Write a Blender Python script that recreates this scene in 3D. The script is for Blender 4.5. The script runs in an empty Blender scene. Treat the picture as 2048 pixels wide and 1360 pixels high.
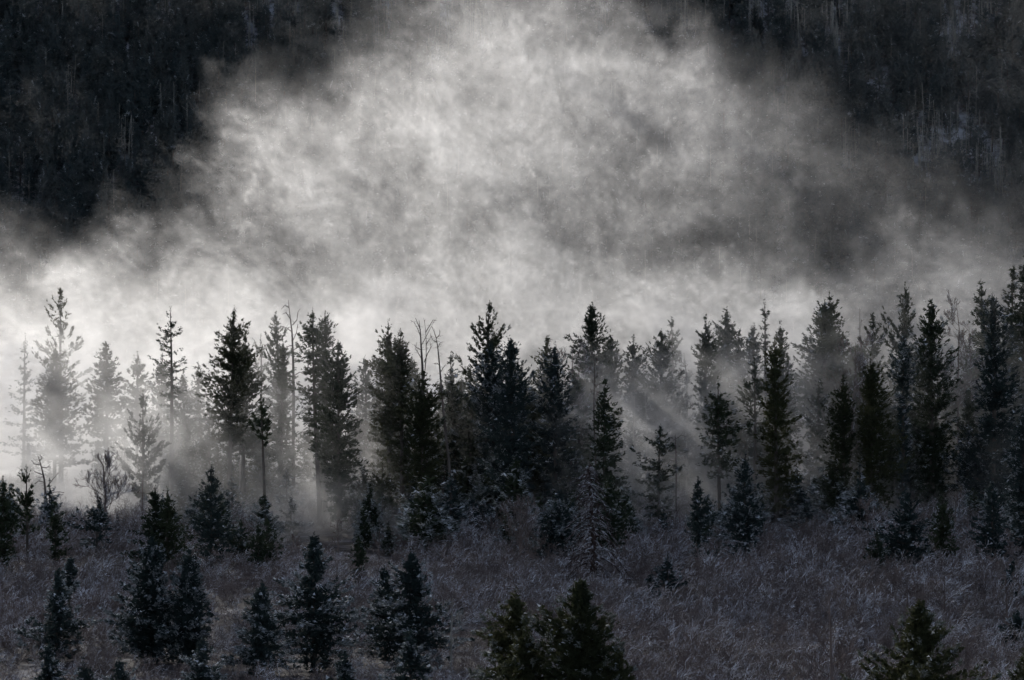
import bpy, math, random
import numpy as np
R = math.radians
sc = bpy.context.scene
col = sc.collection

# ------------------------------------------------------------------ camera, sky, sun, exposure
LENS = 100.0
FPX = LENS / 36.0 * 2048.0            # focal length in photograph pixels
cam = bpy.data.cameras.new("camera"); cam.lens = LENS; cam.sensor_width = 36.0
cam.clip_start = 0.5; cam.clip_end = 6000.0
cam_ob = bpy.data.objects.new("camera", cam); col.objects.link(cam_ob)
cam_ob.location = (0, 0, 0); cam_ob.rotation_euler = (R(90), 0, 0)
sc.camera = cam_ob

SUN_AZ, SUN_EL = -24.0, 21.0          # behind the wood, to the left
world = bpy.data.worlds.new("World"); sc.world = world; world.use_nodes = True
wn = world.node_tree; wn.nodes.clear()
w_out = wn.nodes.new("ShaderNodeOutputWorld"); w_bg = wn.nodes.new("ShaderNodeBackground")
w_sky = wn.nodes.new("ShaderNodeTexSky"); w_sky.sky_type = 'NISHITA'; w_sky.sun_disc = False
w_sky.sun_elevation = R(SUN_EL); w_sky.sun_rotation = R(SUN_AZ); w_sky.altitude = 800
w_sky.air_density = 0.6; w_sky.dust_density = 2.0; w_sky.ozone_density = 0.3
w_bg.inputs[1].default_value = 0.15
w_hs = wn.nodes.new("ShaderNodeHueSaturation"); w_hs.inputs["Saturation"].default_value = 0.74   # sky colour greyed to weaken the blue cast in shade
wn.links.new(w_sky.outputs[0], w_hs.inputs["Color"]); wn.links.new(w_hs.outputs[0], w_bg.inputs[0]); wn.links.new(w_bg.outputs[0], w_out.inputs[0])
sun = bpy.data.lights.new("sun", 'SUN'); sun.energy = 2.1; sun.angle = R(0.53); sun.color = (1.0, 0.97, 0.93)
sun_ob = bpy.data.objects.new("sun", sun); col.objects.link(sun_ob)
sun_ob.rotation_euler = (R(90 - SUN_EL), 0, R(180 - SUN_AZ))
sc.view_settings.view_transform = 'Standard'; sc.view_settings.look = 'None'
sc.view_settings.exposure = 0.28; sc.view_settings.gamma = 1.0
cy = sc.cycles
cy.use_denoising = True
cy.max_bounces = 3; cy.diffuse_bounces = 1; cy.glossy_bounces = 1; cy.transmission_bounces = 2
cy.volume_bounces = 1; cy.transparent_max_bounces = 4
cy.volume_step_rate = 13.0; cy.volume_max_steps = 48
cy.use_adaptive_sampling = True; cy.adaptive_threshold = 0.045; cy.adaptive_min_samples = 24
cy.sample_clamp_indirect = 1.5; cy.sample_clamp_direct = 4.0
cy.caustics_reflective = False; cy.caustics_refractive = False

def at(px, py, Y):
    return ((px - 1024.0) / FPX * Y, Y, (680.0 - py) / FPX * Y)

# ------------------------------------------------------------------ mesh helpers
def mesh_from(name, V, Fc, mats, snow=None, smooth=False, midx=None):
    """V (n,3); Fc (m,k) faces of one size."""
    V = np.asarray(V, np.float32).reshape(-1, 3); Fc = np.asarray(Fc, np.int32)
    m, k = Fc.shape
    me = bpy.data.meshes.new(name)
    me.vertices.add(len(V)); me.vertices.foreach_set("co", V.ravel())
    me.loops.add(m * k); me.loops.foreach_set("vertex_index", Fc.ravel())
    me.polygons.add(m); me.polygons.foreach_set("loop_start", np.arange(0, m * k, k, dtype=np.int32))
    if midx is not None: me.polygons.foreach_set("material_index", np.asarray(midx, np.int32))
    me.polygons.foreach_set("use_smooth", np.full(m, smooth, dtype=bool))
    for mt in mats: me.materials.append(mt)
    if snow is not None:
        a = me.attributes.new("snow", 'FLOAT', 'FACE'); a.data.foreach_set("value", np.asarray(snow, np.float32))
    me.update(calc_edges=True)
    return me

def link(name, me, parent=None):
    o = bpy.data.objects.new(name, me); col.objects.link(o)
    if parent is not None: o.parent = parent
    return o

def tag(o, label=None, cat=None, group=None, kind=None):
    if label: o["label"] = label
    if cat: o["category"] = cat
    if group: o["group"] = group
    if kind: o["kind"] = kind
    return o

def root_at(name, loc, label, cat, group=None):
    o = bpy.data.objects.new(name, None); col.objects.link(o); o.location = loc
    o.empty_display_size = 0.5
    return tag(o, label, cat, group)

def tubes(P0, P1, R0, R1, n=4):
    """open tapered prisms for many segments -> V, F(quads)"""
    P0 = np.asarray(P0, float).reshape(-1, 3); P1 = np.asarray(P1, float).reshape(-1, 3)
    R0 = np.asarray(R0, float).ravel(); R1 = np.asarray(R1, float).ravel()
    d = P1 - P0; L = np.linalg.norm(d, axis=1, keepdims=True); d = d / np.maximum(L, 1e-6)
    ref = np.where(np.abs(d[:, 2:3]) > 0.9, np.array([[1.0, 0, 0]]), np.array([[0, 0, 1.0]]))
    u = np.cross(d, ref); u /= np.linalg.norm(u, axis=1, keepdims=True); v = np.cross(d, u)
    ang = np.arange(n) / n * 2 * math.pi
    ring = np.cos(ang)[None, :, None] * u[:, None, :] + np.sin(ang)[None, :, None] * v[:, None, :]
    A = P0[:, None, :] + ring * R0[:, None, None]; B = P1[:, None, :] + ring * R1[:, None, None]
    V = np.concatenate([A, B], axis=1).reshape(-1, 3)
    base = (np.arange(len(P0)) * 2 * n)[:, None]
    i = np.arange(n)[None, :]; j = (np.arange(n) + 1) % n; j = j[None, :]
    F = np.stack([base + i, base + n + i, base + n + j, base + j], axis=-1).reshape(-1, 4)
    return V, F

def poly_tube(pts, rad, n=6):
    """one continuous tapered tube along pts, capped"""
    pts = np.asarray(pts, float); k = len(pts)
    t = np.gradient(pts, axis=0); t /= np.linalg.norm(t, axis=1, keepdims=True)
    ref = np.array([0.0, 1.0, 0.0])
    u = np.cross(t, ref); u /= np.maximum(np.linalg.norm(u, axis=1, keepdims=True), 1e-6); v = np.cross(t, u)
    ang = np.arange(n) / n * 2 * math.pi
    V = pts[:, None, :] + (np.cos(ang)[None, :, None] * u[:, None, :] + np.sin(ang)[None, :, None] * v[:, None, :]) * np.asarray(rad)[:, None, None]
    V = V.reshape(-1, 3); F = []
    for a in range(k - 1):
        for b in range(n):
            c = (b + 1) % n
            F.append((a * n + b, a * n + c, (a + 1) * n + c, (a + 1) * n + b))
    return V, np.array(F)

# ------------------------------------------------------------------ materials
def new_mat(name):
    m = bpy.data.materials.new(name); m.use_nodes = True
    nt = m.node_tree; nt.nodes.clear()
    out = nt.nodes.new("ShaderNodeOutputMaterial")
    return m, nt, nt.nodes, nt.links, out

def ramp(N, p0, c0, p1, c1):
    r = N.new("ShaderNodeValToRGB"); e = r.color_ramp.elements
    e[0].position = p0; e[0].color = (*c0, 1); e[1].position = p1; e[1].color = (*c1, 1)
    return r

def foliage_mat(name, ca, cb, snow_col=(0.74, 0.77, 0.80), glow=0.22):
    m, nt, N, L, out = new_mat(name)
    tc = N.new("ShaderNodeTexCoord"); no = N.new("ShaderNodeTexNoise"); no.inputs["Scale"].default_value = 0.9; no.inputs["Detail"].default_value = 4
    L.new(tc.outputs["Object"], no.inputs["Vector"])
    oi = N.new("ShaderNodeObjectInfo")
    ad = N.new("ShaderNodeMath"); ad.operation = 'MULTIPLY_ADD'; ad.inputs[1].default_value = 0.35
    L.new(oi.outputs["Random"], ad.inputs[0]); L.new(no.outputs[0], ad.inputs[2])
    rp = ramp(N, 0.38, ca, 0.95, cb); L.new(ad.outputs[0], rp.inputs[0])
    at_ = N.new("ShaderNodeAttribute"); at_.attribute_name = "snow"
    mx = N.new("ShaderNodeMix"); mx.data_type = 'RGBA'
    L.new(at_.outputs["Fac"], mx.inputs[0]); L.new(rp.outputs[0], mx.inputs[6]); mx.inputs[7].default_value = (*snow_col, 1)
    p = N.new("ShaderNodeBsdfPrincipled"); p.inputs["Roughness"].default_value = 0.75; p.inputs["Specular IOR Level"].default_value = 0.25
    L.new(mx.outputs[2], p.inputs["Base Color"])
    tr = N.new("ShaderNodeBsdfTranslucent"); L.new(mx.outputs[2], tr.inputs["Color"])
    ms = N.new("ShaderNodeMixShader"); ms.inputs[0].default_value = glow
    L.new(p.outputs[0], ms.inputs[1]); L.new(tr.outputs[0], ms.inputs[2]); L.new(ms.outputs[0], out.inputs["Surface"])
    return m

def bark_mat(name, ca, cb, snow=0.0, lo=0.25, hi=0.75, scale=3.0, nscale=2.0):
    m, nt, N, L, out = new_mat(name)
    tc = N.new("ShaderNodeTexCoord"); no = N.new("ShaderNodeTexNoise"); no.inputs["Scale"].default_value = scale; no.inputs["Detail"].default_value = 5
    mp = N.new("ShaderNodeMapping"); mp.inputs["Scale"].default_value = (1, 1, 0.25)
    L.new(tc.outputs["Object"], mp.inputs[0]); L.new(mp.outputs[0], no.inputs["Vector"])
    rp = ramp(N, 0.3, ca, 0.7, cb); L.new(no.outputs[0], rp.inputs[0])
    p = N.new("ShaderNodeBsdfPrincipled"); p.inputs["Roughness"].default_value = 0.85; p.inputs["Specular IOR Level"].default_value = 0.2
    colr = rp.outputs[0]
    if snow > 0:
        g = N.new("ShaderNodeNewGeometry"); sx = N.new("ShaderNodeSeparateXYZ"); L.new(g.outputs["Normal"], sx.inputs[0])
        mr = N.new("ShaderNodeMapRange"); mr.inputs[1].default_value = lo; mr.inputs[2].default_value = hi; mr.inputs[4].default_value = snow
        L.new(sx.outputs[2], mr.inputs[0])
        n2 = N.new("ShaderNodeTexNoise"); n2.inputs["Scale"].default_value = nscale; n2.inputs["Detail"].default_value = 3
        L.new(g.outputs["Position"], n2.inputs["Vector"])
        m2 = N.new("ShaderNodeMapRange"); m2.inputs[1].default_value = 0.42; m2.inputs[2].default_value = 0.6; L.new(n2.outputs[0], m2.inputs[0])
        mu = N.new("ShaderNodeMath"); mu.operation = 'MULTIPLY'; L.new(mr.outputs[0], mu.inputs[0]); L.new(m2.outputs[0], mu.inputs[1])
        mx = N.new("ShaderNodeMix"); mx.data_type = 'RGBA'; L.new(mu.outputs[0], mx.inputs[0]); L.new(rp.outputs[0], mx.inputs[6])
        mx.inputs[7].default_value = (0.78, 0.78, 0.80, 1); colr = mx.outputs[2]
    L.new(colr, p.inputs["Base Color"]); L.new(p.outputs[0], out.inputs["Surface"])
    return m

M_SPRUCE = foliage_mat("spruce_needles", (0.022, 0.034, 0.022), (0.050, 0.062, 0.030))
M_PINE = foliage_mat("pine_needles", (0.032, 0.041, 0.022), (0.080, 0.081, 0.036), glow=0.38)
M_BLUE = foliage_mat("blue_spruce_needles", (0.022, 0.036, 0.034), (0.045, 0.062, 0.058))
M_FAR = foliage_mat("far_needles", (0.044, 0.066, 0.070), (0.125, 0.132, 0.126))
M_BARK = bark_mat("conifer_bark", (0.05, 0.04, 0.034), (0.11, 0.09, 0.075))
M_DEAD = bark_mat("dead_wood", (0.07, 0.055, 0.048), (0.16, 0.13, 0.11), 0.5, 0.5, 0.9)
M_ASPEN = bark_mat("aspen_bark", (0.13, 0.12, 0.10), (0.36, 0.34, 0.30), 0.4, 0.5, 0.9)
M_TWIG = bark_mat("twig_bark", (0.100, 0.074, 0.064), (0.20, 0.155, 0.138), 0.92, 0.15, 0.70, nscale=0.30)
M_RUST = bark_mat("dead_branch_bark", (0.030, 0.018, 0.015), (0.062, 0.038, 0.031), 0.85, 0.35, 0.8)

def ground_mat(name, dark, light, lo, hi, scale):
    m, nt, N, L, out = new_mat(name)
    g = N.new("ShaderNodeNewGeometry"); no = N.new("ShaderNodeTexNoise"); no.inputs["Scale"].default_value = scale; no.inputs["Detail"].default_value = 7; no.inputs["Roughness"].default_value = 0.6
    L.new(g.outputs["Position"], no.inputs["Vector"])
    rp = ramp(N, lo, dark, hi, light); L.new(no.outputs[0], rp.inputs[0])
    p = N.new("ShaderNodeBsdfPrincipled"); p.inputs["Roughness"].default_value = 0.9; p.inputs["Specular IOR Level"].default_value = 0.15
    L.new(rp.outputs[0], p.inputs["Base Color"])
    b = N.new("ShaderNodeBump"); b.inputs["Strength"].default_value = 0.5; b.inputs["Distance"].default_value = 0.3
    L.new(no.outputs[0], b.inputs["Height"]); L.new(b.outputs[0], p.inputs["Normal"]); L.new(p.outputs[0], out.inputs["Surface"])
    return m
M_GROUND = ground_mat("litter_and_snow", (0.035, 0.028, 0.026), (0.30, 0.30, 0.32), 0.52, 0.82, 0.35)
M_SLOPE = ground_mat("hillside_snow", (0.10, 0.085, 0.08), (0.54, 0.54, 0.56), 0.40, 0.62, 0.30)

# ------------------------------------------------------------------ terrain
def gz(x, y):
    return -18.0 + 0.35 * np.sin(x * 0.06 + 0.7) * np.sin(y * 0.045) + 0.2 * np.sin(x * 0.17 + y * 0.11)
FOOT, RIDGE, SLOPE = 640.0, 868.0, math.tan(R(36.0))
def hz(x, y):
    y0 = FOOT + 10 * np.sin(x * 0.021 + 0.5) + 5 * np.sin(x * 0.055)
    up = np.minimum(y, RIDGE) - y0
    z = -18.0 + np.maximum(up, -8) * SLOPE + 1.2 * np.sin(x * 0.11 + y * 0.05) * np.sin(y * 0.08)
    return z - np.maximum(y - RIDGE, 0) * 0.35

def sheet(name, xs, ys, f, mat):
    X, Y = np.meshgrid(xs, ys, indexing='xy'); Z = f(X, Y)
    V = np.stack([X, Y, Z], -1).reshape(-1, 3); nx, ny = len(xs), len(ys)
    i, j = np.meshgrid(np.arange(nx - 1), np.arange(ny - 1), indexing='xy'); b = (j * nx + i).ravel()
    F = np.stack([b, b + 1, b + nx + 1, b + nx], -1)
    o = link(name, mesh_from(name, V, F, [mat], smooth=True)); o["kind"] = "structure"
    return o
def spread(a, b, c, d, step, far):
    return np.unique(np.concatenate([np.linspace(a, b, far), np.arange(b, c, step), np.linspace(c, d, far)]))
sheet("ground", spread(-2500, -110, 110, 2500, 2.0, 12), spread(-400, 100, 420, 2500, 2.0, 12), gz, M_GROUND)
sheet("mountainside", spread(-1100, -200, 200, 1100, 4.0, 14), spread(628, 632, RIDGE, 1250, 4.0, 8), hz, M_SLOPE)

# ------------------------------------------------------------------ conifer builder
STYLE = dict(
    spruce=dict(et=48, eb=-14, curl=0.18, inner=0.12, dens=11.0, lat=0.26, tuft=0.30, blades=5, gap=0.30, per=3.4, rmin=0.62, up=0.25, clump=0.25),
    dense=dict(et=55, eb=-4, curl=0.12, inner=0.10, dens=12.0, lat=0.32, tuft=0.30, blades=5, gap=0.26, per=3.6, rmin=0.66, up=0.35, clump=0.3),
    sparse=dict(et=40, eb=-8, curl=0.30, inner=0.08, dens=13.0, lat=0.12, tuft=0.26, blades=5, gap=0.62, per=2.5, rmin=0.45, up=0.1, clump=0.1),
    pine=dict(et=62, eb=14, curl=0.35, inner=0.38, dens=13.0, lat=0.24, tuft=0.33, blades=6, gap=0.40, per=2.8, rmin=0.5, up=0.55, clump=0.45),
    open=dict(et=60, eb=10, curl=0.45, inner=0.50, dens=12.0, lat=0.20, tuft=0.32, blades=6, gap=0.75, per=2.4, rmin=0.55, up=0.7, clump=0.5),
    shelf=dict(et=42, eb=-10, curl=0.20, inner=0.10, dens=13.0, lat=0.30, tuft=0.28, blades=5, gap=0.55, per=4.5, rmin=0.6, up=0.1, clump=0.15),
)

def conifer(seed, H, prof, style, fine=1.0, snow=0.0, lean=0.0, zb_trunk=0.0, tip=0.62, thick=1.0):
    """prof: list of (height, reach to -x, reach to +x). Returns crown (V,F,snow), trunk (V,F)."""
    rg = np.random.default_rng(seed); S = STYLE[style]
    prof = sorted(prof); pz = np.array([p[0] for p in prof]); pl = np.array([p[1] for p in prof]); pr = np.array([p[2] for p in prof])
    z0, z1 = pz[0], H
    kx = rg.normal(0, 0.10); ky = rg.normal(0, 0.10)
    def axis(z):
        t = np.asarray(z) / H
        return np.stack([kx * np.sin(t * 5 + seed) * H * 0.03 + lean * t, ky * np.sin(t * 4 + 1) * H * 0.03, np.asarray(z) * 1.0], -1)
    def reach(z, az):
        l = np.interp(z, pz, pl); r = np.interp(z, pz, pr); c = np.cos(az); s = np.sin(az)
        side = np.where(c > 0, r, l); dep = 0.5 * (l + r)
        return np.sqrt((side * c) ** 2 + (dep * s) ** 2)
    gap = S['gap'] * fine
    nl = max(6, int((z1 - z0) / gap))
    lev = np.linspace(0.0, 1.0, nl) ** 0.92
    zs = []; azs = []
    for k in range(nl):
        n = rg.poisson(S['per'] - 1) + 1
        a0 = rg.uniform(0, 6.283)
        for j in range(n):
            zs.append(z0 + (z1 - z0) * lev[k] + rg.normal(0, gap * 0.4)); azs.append(a0 + j * 6.283 / n + rg.normal(0, 0.45))
    zs = np.array(zs); azs = np.array(azs)
    ok = (zs < z1 - 0.12 * fine) & (zs > z0 - 0.3) & (rg.random(len(zs)) < np.clip((z1 - zs) / (0.9 * fine), 0.2, 1))
    zs = zs[ok]; azs = azs[ok]
    # big notches and bulges: a smooth random field over (height, azimuth)
    ph = rg.uniform(0, 6.28, 6)
    wob = 1 + S['clump'] * (0.5 * np.sin(zs * 1.9 + ph[0] + np.sin(azs + ph[1]) * 1.5) + 0.35 * np.sin(zs * 3.7 + 2 * azs + ph[2]) + 0.3 * np.sin(zs * 0.9 + azs + ph[3]))
    Lb = 1.10 * reach(zs, azs) * (S['rmin'] + (1.06 - S['rmin']) * rg.random(len(zs)) ** 0.6) * np.clip(wob, 0.45, 1.25)
    Lb = np.maximum(Lb * np.clip((H + 0.05 - zs) / (1.1 * fine), 0.22, 1), 0.06)
    tz = np.clip((zs - z0) / max(z1 - z0, 0.1), 0, 1)
    el = np.radians(S['eb'] + (S['et'] - S['eb']) * tz ** 1.5 + rg.normal(0, 7, len(zs)))
    dirh = np.stack([np.cos(azs), np.sin(azs), 0 * azs], -1); perp = np.stack([-np.sin(azs), np.cos(azs), 0 * azs], -1)
    drop = np.tan(el) * Lb + S['curl'] * Lb * 0.6           # tip height relative to the root
    zr = np.clip(zs - drop, zb_trunk + 0.2, z1 - 0.02)      # the tip ends where the outline was read
    root = axis(zr)
    # needles gather in clumps along each bough
    ncl = np.maximum(1, (Lb / (0.32 * fine) * (0.8 + 0.4 * rg.random(len(zs)))).astype(int))
    cb = np.repeat(np.arange(len(zs)), ncl); first = np.concatenate([[0], np.cumsum(ncl)[:-1]])
    ck = np.arange(len(cb)) - first[cb]
    cs = S['inner'] + (1 - S['inner']) * np.clip((ck + 0.35 + 0.65 * rg.random(len(cb))) / ncl[cb], 0, 1)
    cl = rg.normal(0, 1, len(cb)) * S['lat'] * Lb[cb] * (1.2 - cs)
    nt_ = np.maximum(2, rg.poisson(S['dens'] * (0.35 if fine > 0.7 else 0.54) * thick, len(cb)))
    ci = np.repeat(np.arange(len(cb)), nt_); bi = cb[ci]
    Lbb = Lb[bi]
    s = cs[ci] + rg.normal(0, 0.11 * fine, len(bi)) / np.maximum(Lbb, 0.2)
    lat = cl[ci] + rg.normal(0, 0.11 * fine, len(bi))
    tn = np.tan(el)[bi]
    P = root[bi] + dirh[bi] * (Lbb * s)[:, None] + perp[bi] * lat[:, None]
    P[:, 2] += tn * Lbb * s + S['curl'] * Lbb * s ** 2 * 0.6 + rg.normal(0, 0.10 * fine, len(bi)) - 0.10 * np.abs(lat)
    tdir = dirh[bi] * 0.9 + perp[bi] * np.sign(lat)[:, None] * np.minimum(1.0, np.abs(lat) * 2.5)[:, None]
    tdir[:, 2] += S['up'] + tn * 0.5
    # apex leader
    na = int(22 / fine)
    za = H + 0.15 * fine - rg.random(na) * 1.3 * fine
    Pa = axis(za) + rg.normal(0, 0.05, (na, 3)); Ta = rg.normal(0, 0.45, (na, 3)); Ta[:, 2] = 0.9
    # inner mass near the stem
    nc = int(len(bi) * (0.16 if fine > 0.7 else 0.32))
    ii = rg.integers(0, len(zs), nc); sc_ = rg.random(nc) * 0.5
    Pc = root[ii] + dirh[ii] * (Lb[ii] * sc_)[:, None] + rg.normal(0, 0.1, (nc, 3)); Pc[:, 2] += np.tan(el[ii]) * Lb[ii] * sc_
    Tc = rg.normal(0, 1, (nc, 3))
    T = np.concatenate([P, Pa, Pc]); D = np.concatenate([tdir, Ta, Tc])
    size = 0.82 * S['tuft'] * fine * (0.7 + 0.6 * rg.random(len(T))); size[len(P):len(P) + na] *= 0.5; size[len(P) + na:] *= 1.7
    size[:len(P)] *= np.clip(0.45 + (H - P[:, 2]) / (2.2 * fine), 0.5, 1.0)
    nb = S['blades'] + 2
    Tb = np.repeat(T, nb, 0); Db = np.repeat(D, nb, 0) + rg.normal(0, 0.55, (len(T) * nb, 3))
    Db /= np.linalg.norm(Db, axis=1, keepdims=True); sb = np.repeat(size, nb) * (0.7 + 0.6 * rg.random(len(Tb)))
    W = np.cross(Db, rg.normal(0, 1, Db.shape)); W /= np.maximum(np.linalg.norm(W, axis=1, keepdims=True), 1e-6)
    W *= (sb * (0.165 if fine > 0.7 else 0.20))[:, None]
    bs = Tb - Db * (sb * 0.25)[:, None]
    V = np.stack([bs - W, bs + W, Tb + Db * (sb * 0.9)[:, None]], 1).reshape(-1, 3)
    sn = np.zeros(len(Tb))
    if snow > 0:
        fr = np.zeros(len(T)); frc = rg.random(len(cb)) < snow * 1.15
        fr[:len(P)] = np.where(frc[ci] & (s > tip), rg.uniform(0.12, 0.62, len(P)) * (1.0 if tip < 0.8 else 0.6), 0.0)
        sn = np.repeat(fr, nb) * np.where(rg.random(len(Tb)) < 0.6, 1.0, 0.2)
        # snow lies on the upper side of the outer sprays, in patches
        patch = 0.5 + 0.5 * np.sin(P[:, 2] * 2.3 + 3 * np.sin(azs[bi] * 2 + ph[4])) * np.sin(P[:, 0] * 3.1 + P[:, 1] * 2.3 + ph[5])
        pick = rg.random(len(P)) < (0.4 if tip < 0.8 else 0.12) * snow * (0.25 + 1.3 * patch) * (0.4 + 0.6 * np.clip(s, 0, 1))
        Q = P[pick]; k = len(Q)
        if k:
            a = rg.uniform(0, 6.283, k); w = fine * (0.10 + 0.13 * rg.random(k))
            c0 = Q + np.stack([0 * a, 0 * a, 0.05 * fine + 0.06 * fine * rg.random(k)], -1)
            tri = []
            for q in range(3):
                aa = a + q * 2.094; e = np.stack([np.cos(aa) * w, np.sin(aa) * w, rg.normal(0, 0.45, k) * w], -1); tri.append(c0 + e)
            V = np.concatenate([V, np.stack(tri, 1).reshape(-1, 3)]); sn = np.concatenate([sn, rg.uniform(0.4, 0.85, k)])
    Fc = np.arange(len(V)).reshape(-1, 3)
    # stem with the bare inner parts of the limbs
    zz = np.linspace(-0.3, H * 0.985, 12); r0 = 0.012 * H + 0.03
    rad = r0 * (1 - zz / H) ** 0.8 + 0.012; rad[0] *= 1.25
    Vt, Ft = poly_tube(axis(np.maximum(zz, -0.3)), rad, 7)
    keep = rg.random(len(zs)) < 0.75
    e1 = root + dirh * (Lb * 0.55)[:, None]; e1[:, 2] += np.tan(el) * Lb * 0.55 + S['curl'] * Lb * 0.18
    Vb, Fb = tubes(root[keep], e1[keep], 0.012 + Lb[keep] * 0.012, 0.008 + 0 * Lb[keep], 3)
    # dead twigs on the bare stem below the crown
    nd = int(max(0, (z0 - 0.8)) * 2.2)
    if nd > 2:
        zd = rg.uniform(0.8, z0, nd); ad = rg.uniform(0, 6.283, nd); ld = rg.uniform(0.2, 0.9, nd) * min(1.0, 0.25 * H / 4)
        q0 = axis(zd); q1 = q0 + np.stack([np.cos(ad) * ld, np.sin(ad) * ld, -0.15 * ld + rg.normal(0, 0.1, nd)], -1)
        Vd, Fd = tubes(q0, q1, np.full(nd, 0.02), np.full(nd, 0.007), 3)
        Fb = np.concatenate([Fb, Fd + len(Vb)]); Vb = np.concatenate([Vb, Vd])
    Ft = np.concatenate([Ft, Fb + len(Vt)]); Vt = np.concatenate([Vt, Vb])
    return (V, Fc, sn), (Vt, Ft)

FOLI = dict(s=M_SPRUCE, p=M_PINE, b=M_BLUE)
_seed = [11]
ORD = ["first", "second", "third", "fourth", "fifth", "sixth", "seventh", "eighth", "ninth", "tenth", "eleventh", "twelfth"]
HEROES = []
def plant(name, label, Y, style, mat, rows, snow=0.0, cat="tree", group=None, x=None, fine=None):
    """rows: first (py, px) apex, then (py, left px, right px) outline of the crown in the photograph's pixels at distance Y."""
    _seed[0] += 1
    edge = 230 < Y < 252
    if edge: Y *= 0.905
    ay, ax = rows[0]; x0 = ax if x is None else x
    X, _, Zt = at(x0, ay, Y); zg = float(gz(X, Y)); H = Zt - zg; m = Y / FPX
    prof = [(H, 0.05, 0.05)]; wd = 1.46 if Y < 176 else 1.24 if edge else 1.25
    if Y < 176 and mat == 'b': snow = min(0.9, snow * 1.5)
    if Y < 128 and mat == 'p': snow = 0.60  # extra frost on the outer tips, standing in for sunlit rim glints
    for py, l, r in rows[1:]:
        h = (680 - py) * m - zg
        if h < 0.25: h = 0.25
        prof.append((h, max(0.06, (x0 - l) * m * wd), max(0.06, (r - x0) * m * wd)))
    if prof[-1][0] > (1.0 if edge else 3.0) and Y < 300 and style in ('dense', 'spruce') and x is None:
        hl, wl, wr = prof[-1]; prof.append((hl * 0.45, wl * 0.8, wr * 0.8)); prof.append((hl * 0.22, wl * 0.45, wr * 0.5))
    HEROES.append((ax, Y / 0.905 if edge else Y, label.split(",")[0]))
    fn = fine or max(0.6 if Y > 128 else 0.54, min(1.25, Y / 275.0))
    lean = (ax - x0) * m
    (V, F, sn), (Vt, Ft) = conifer(_seed[0], H, prof, style, fn, snow, lean, tip=0.86 if mat == 'p' else 0.62, thick=1.3 if Y < 128 else 1.0)
    r = root_at(name, (X, Y, zg), label, cat, group)
    tl = random.Random(_seed[0]); r.rotation_euler = (tl.gauss(0, .012), tl.gauss(0, .014), 0)
    link("trunk", mesh_from("trunk", Vt, Ft, [M_BARK], smooth=True), r)
    link("crown", mesh_from("crown", V, F, [FOLI[mat]], sn), r)
    return r

# ------------------------------------------------------------------ bare trees
def grow(rg, p, d, L, r, depth, segs, spread_=0.55, up=0.25, kids=(2, 4), wind=0.0):
    """append tapered segments of a branching twig to segs"""
    n = 3 if L > 0.5 else 2
    q = np.array(p, float); dd = np.array(d, float); rr = r
    for k in range(n):
        dd = dd + rg.normal(0, 0.16, 3) + np.array([wind, 0, up]) * 0.25; dd /= np.linalg.norm(dd)
        q2 = q + dd * L / n; r2 = rr * (0.78 if depth else 0.6)
        segs.append((q, q2, rr, r2))
        if depth > 0:
            for c in range(rg.integers(kids[0], kids[1]) if k else rg.integers(0, 2)):
                side = rg.normal(0, 1, 3); side -= dd * side.dot(dd); side /= max(np.linalg.norm(side), 1e-6)
                nd = dd * (1 - spread_) + side * spread_; nd[2] += up * 0.6; nd[0] += wind; nd /= np.linalg.norm(nd)
                grow(rg, q2 - dd * L / n * rg.random() * 0.7, nd, L * rg.uniform(0.4, 0.68), max(r2 * 0.62, 0.006), depth - 1, segs, spread_, up, kids, wind)
        q = q2; rr = r2

def seg_mesh(name, segs, mat, n=3, rmin=0.0):
    a = np.array([s[0] for s in segs]); b = np.array([s[1] for s in segs])
    V, F = tubes(a, b, np.maximum([s[2] for s in segs], rmin), np.maximum([s[3] for s in segs], rmin * 0.7), n)
    return mesh_from(name, V, F, [mat], smooth=False)

def bare_tree(name, label, Y, ax, ay, half, mat, clear=0.35, limbs=9, depth=2, lean=0.0, rad=None, up=0.35, group=None, rmin=0.016, base_y=None, cat="tree", spread_=0.5):
    """slender leafless tree: trunk and separate limbs that carry their twigs"""
    _seed[0] += 1; rg = np.random.default_rng(_seed[0] * 7)
    X, _, Zt = at(ax, ay, Y); X -= lean; zg = float(gz(X, Y)); H = Zt - zg; m = Y / FPX; w = half * m
    r = root_at(name, (X, Y, zg), label, cat, group)
    zz = np.linspace(-0.2, H, 9); t = np.clip(zz / H, 0, 1)
    wig = np.cumsum(rg.normal(0, 0.012 * H, 9)) * 0.5
    pts = np.stack([wig * t + lean * t ** 1.5, np.cumsum(rg.normal(0, 0.01 * H, 9)) * t, zz], -1)
    r0 = rad or (0.008 * H + 0.02)
    V, F = poly_tube(pts, r0 * (1 - t) ** 0.7 + rmin, 6)
    link("trunk", mesh_from("trunk", V, F, [mat], smooth=True), r)
    for k in range(limbs):
        tz = clear + (0.95 - clear) * (k + rg.random()) / limbs
        p = np.array([np.interp(tz * H, zz, pts[:, c]) for c in range(3)])
        a = rg.uniform(0, 6.283); L = w * (1.25 - 0.75 * tz) * rg.uniform(0.7, 1.15)
        d = np.array([math.cos(a), math.sin(a) * 0.8, rg.uniform(0.35, 0.9) + up * 0.4]); d /= np.linalg.norm(d)
        segs = []; grow(rg, p, d, L, max(r0 * (1 - tz) * 0.6, rmin * 1.3), depth, segs, spread_, up, (2, 4))
        link("limb", seg_mesh("limb", segs, mat, 3, rmin), r)
    return r

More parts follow.
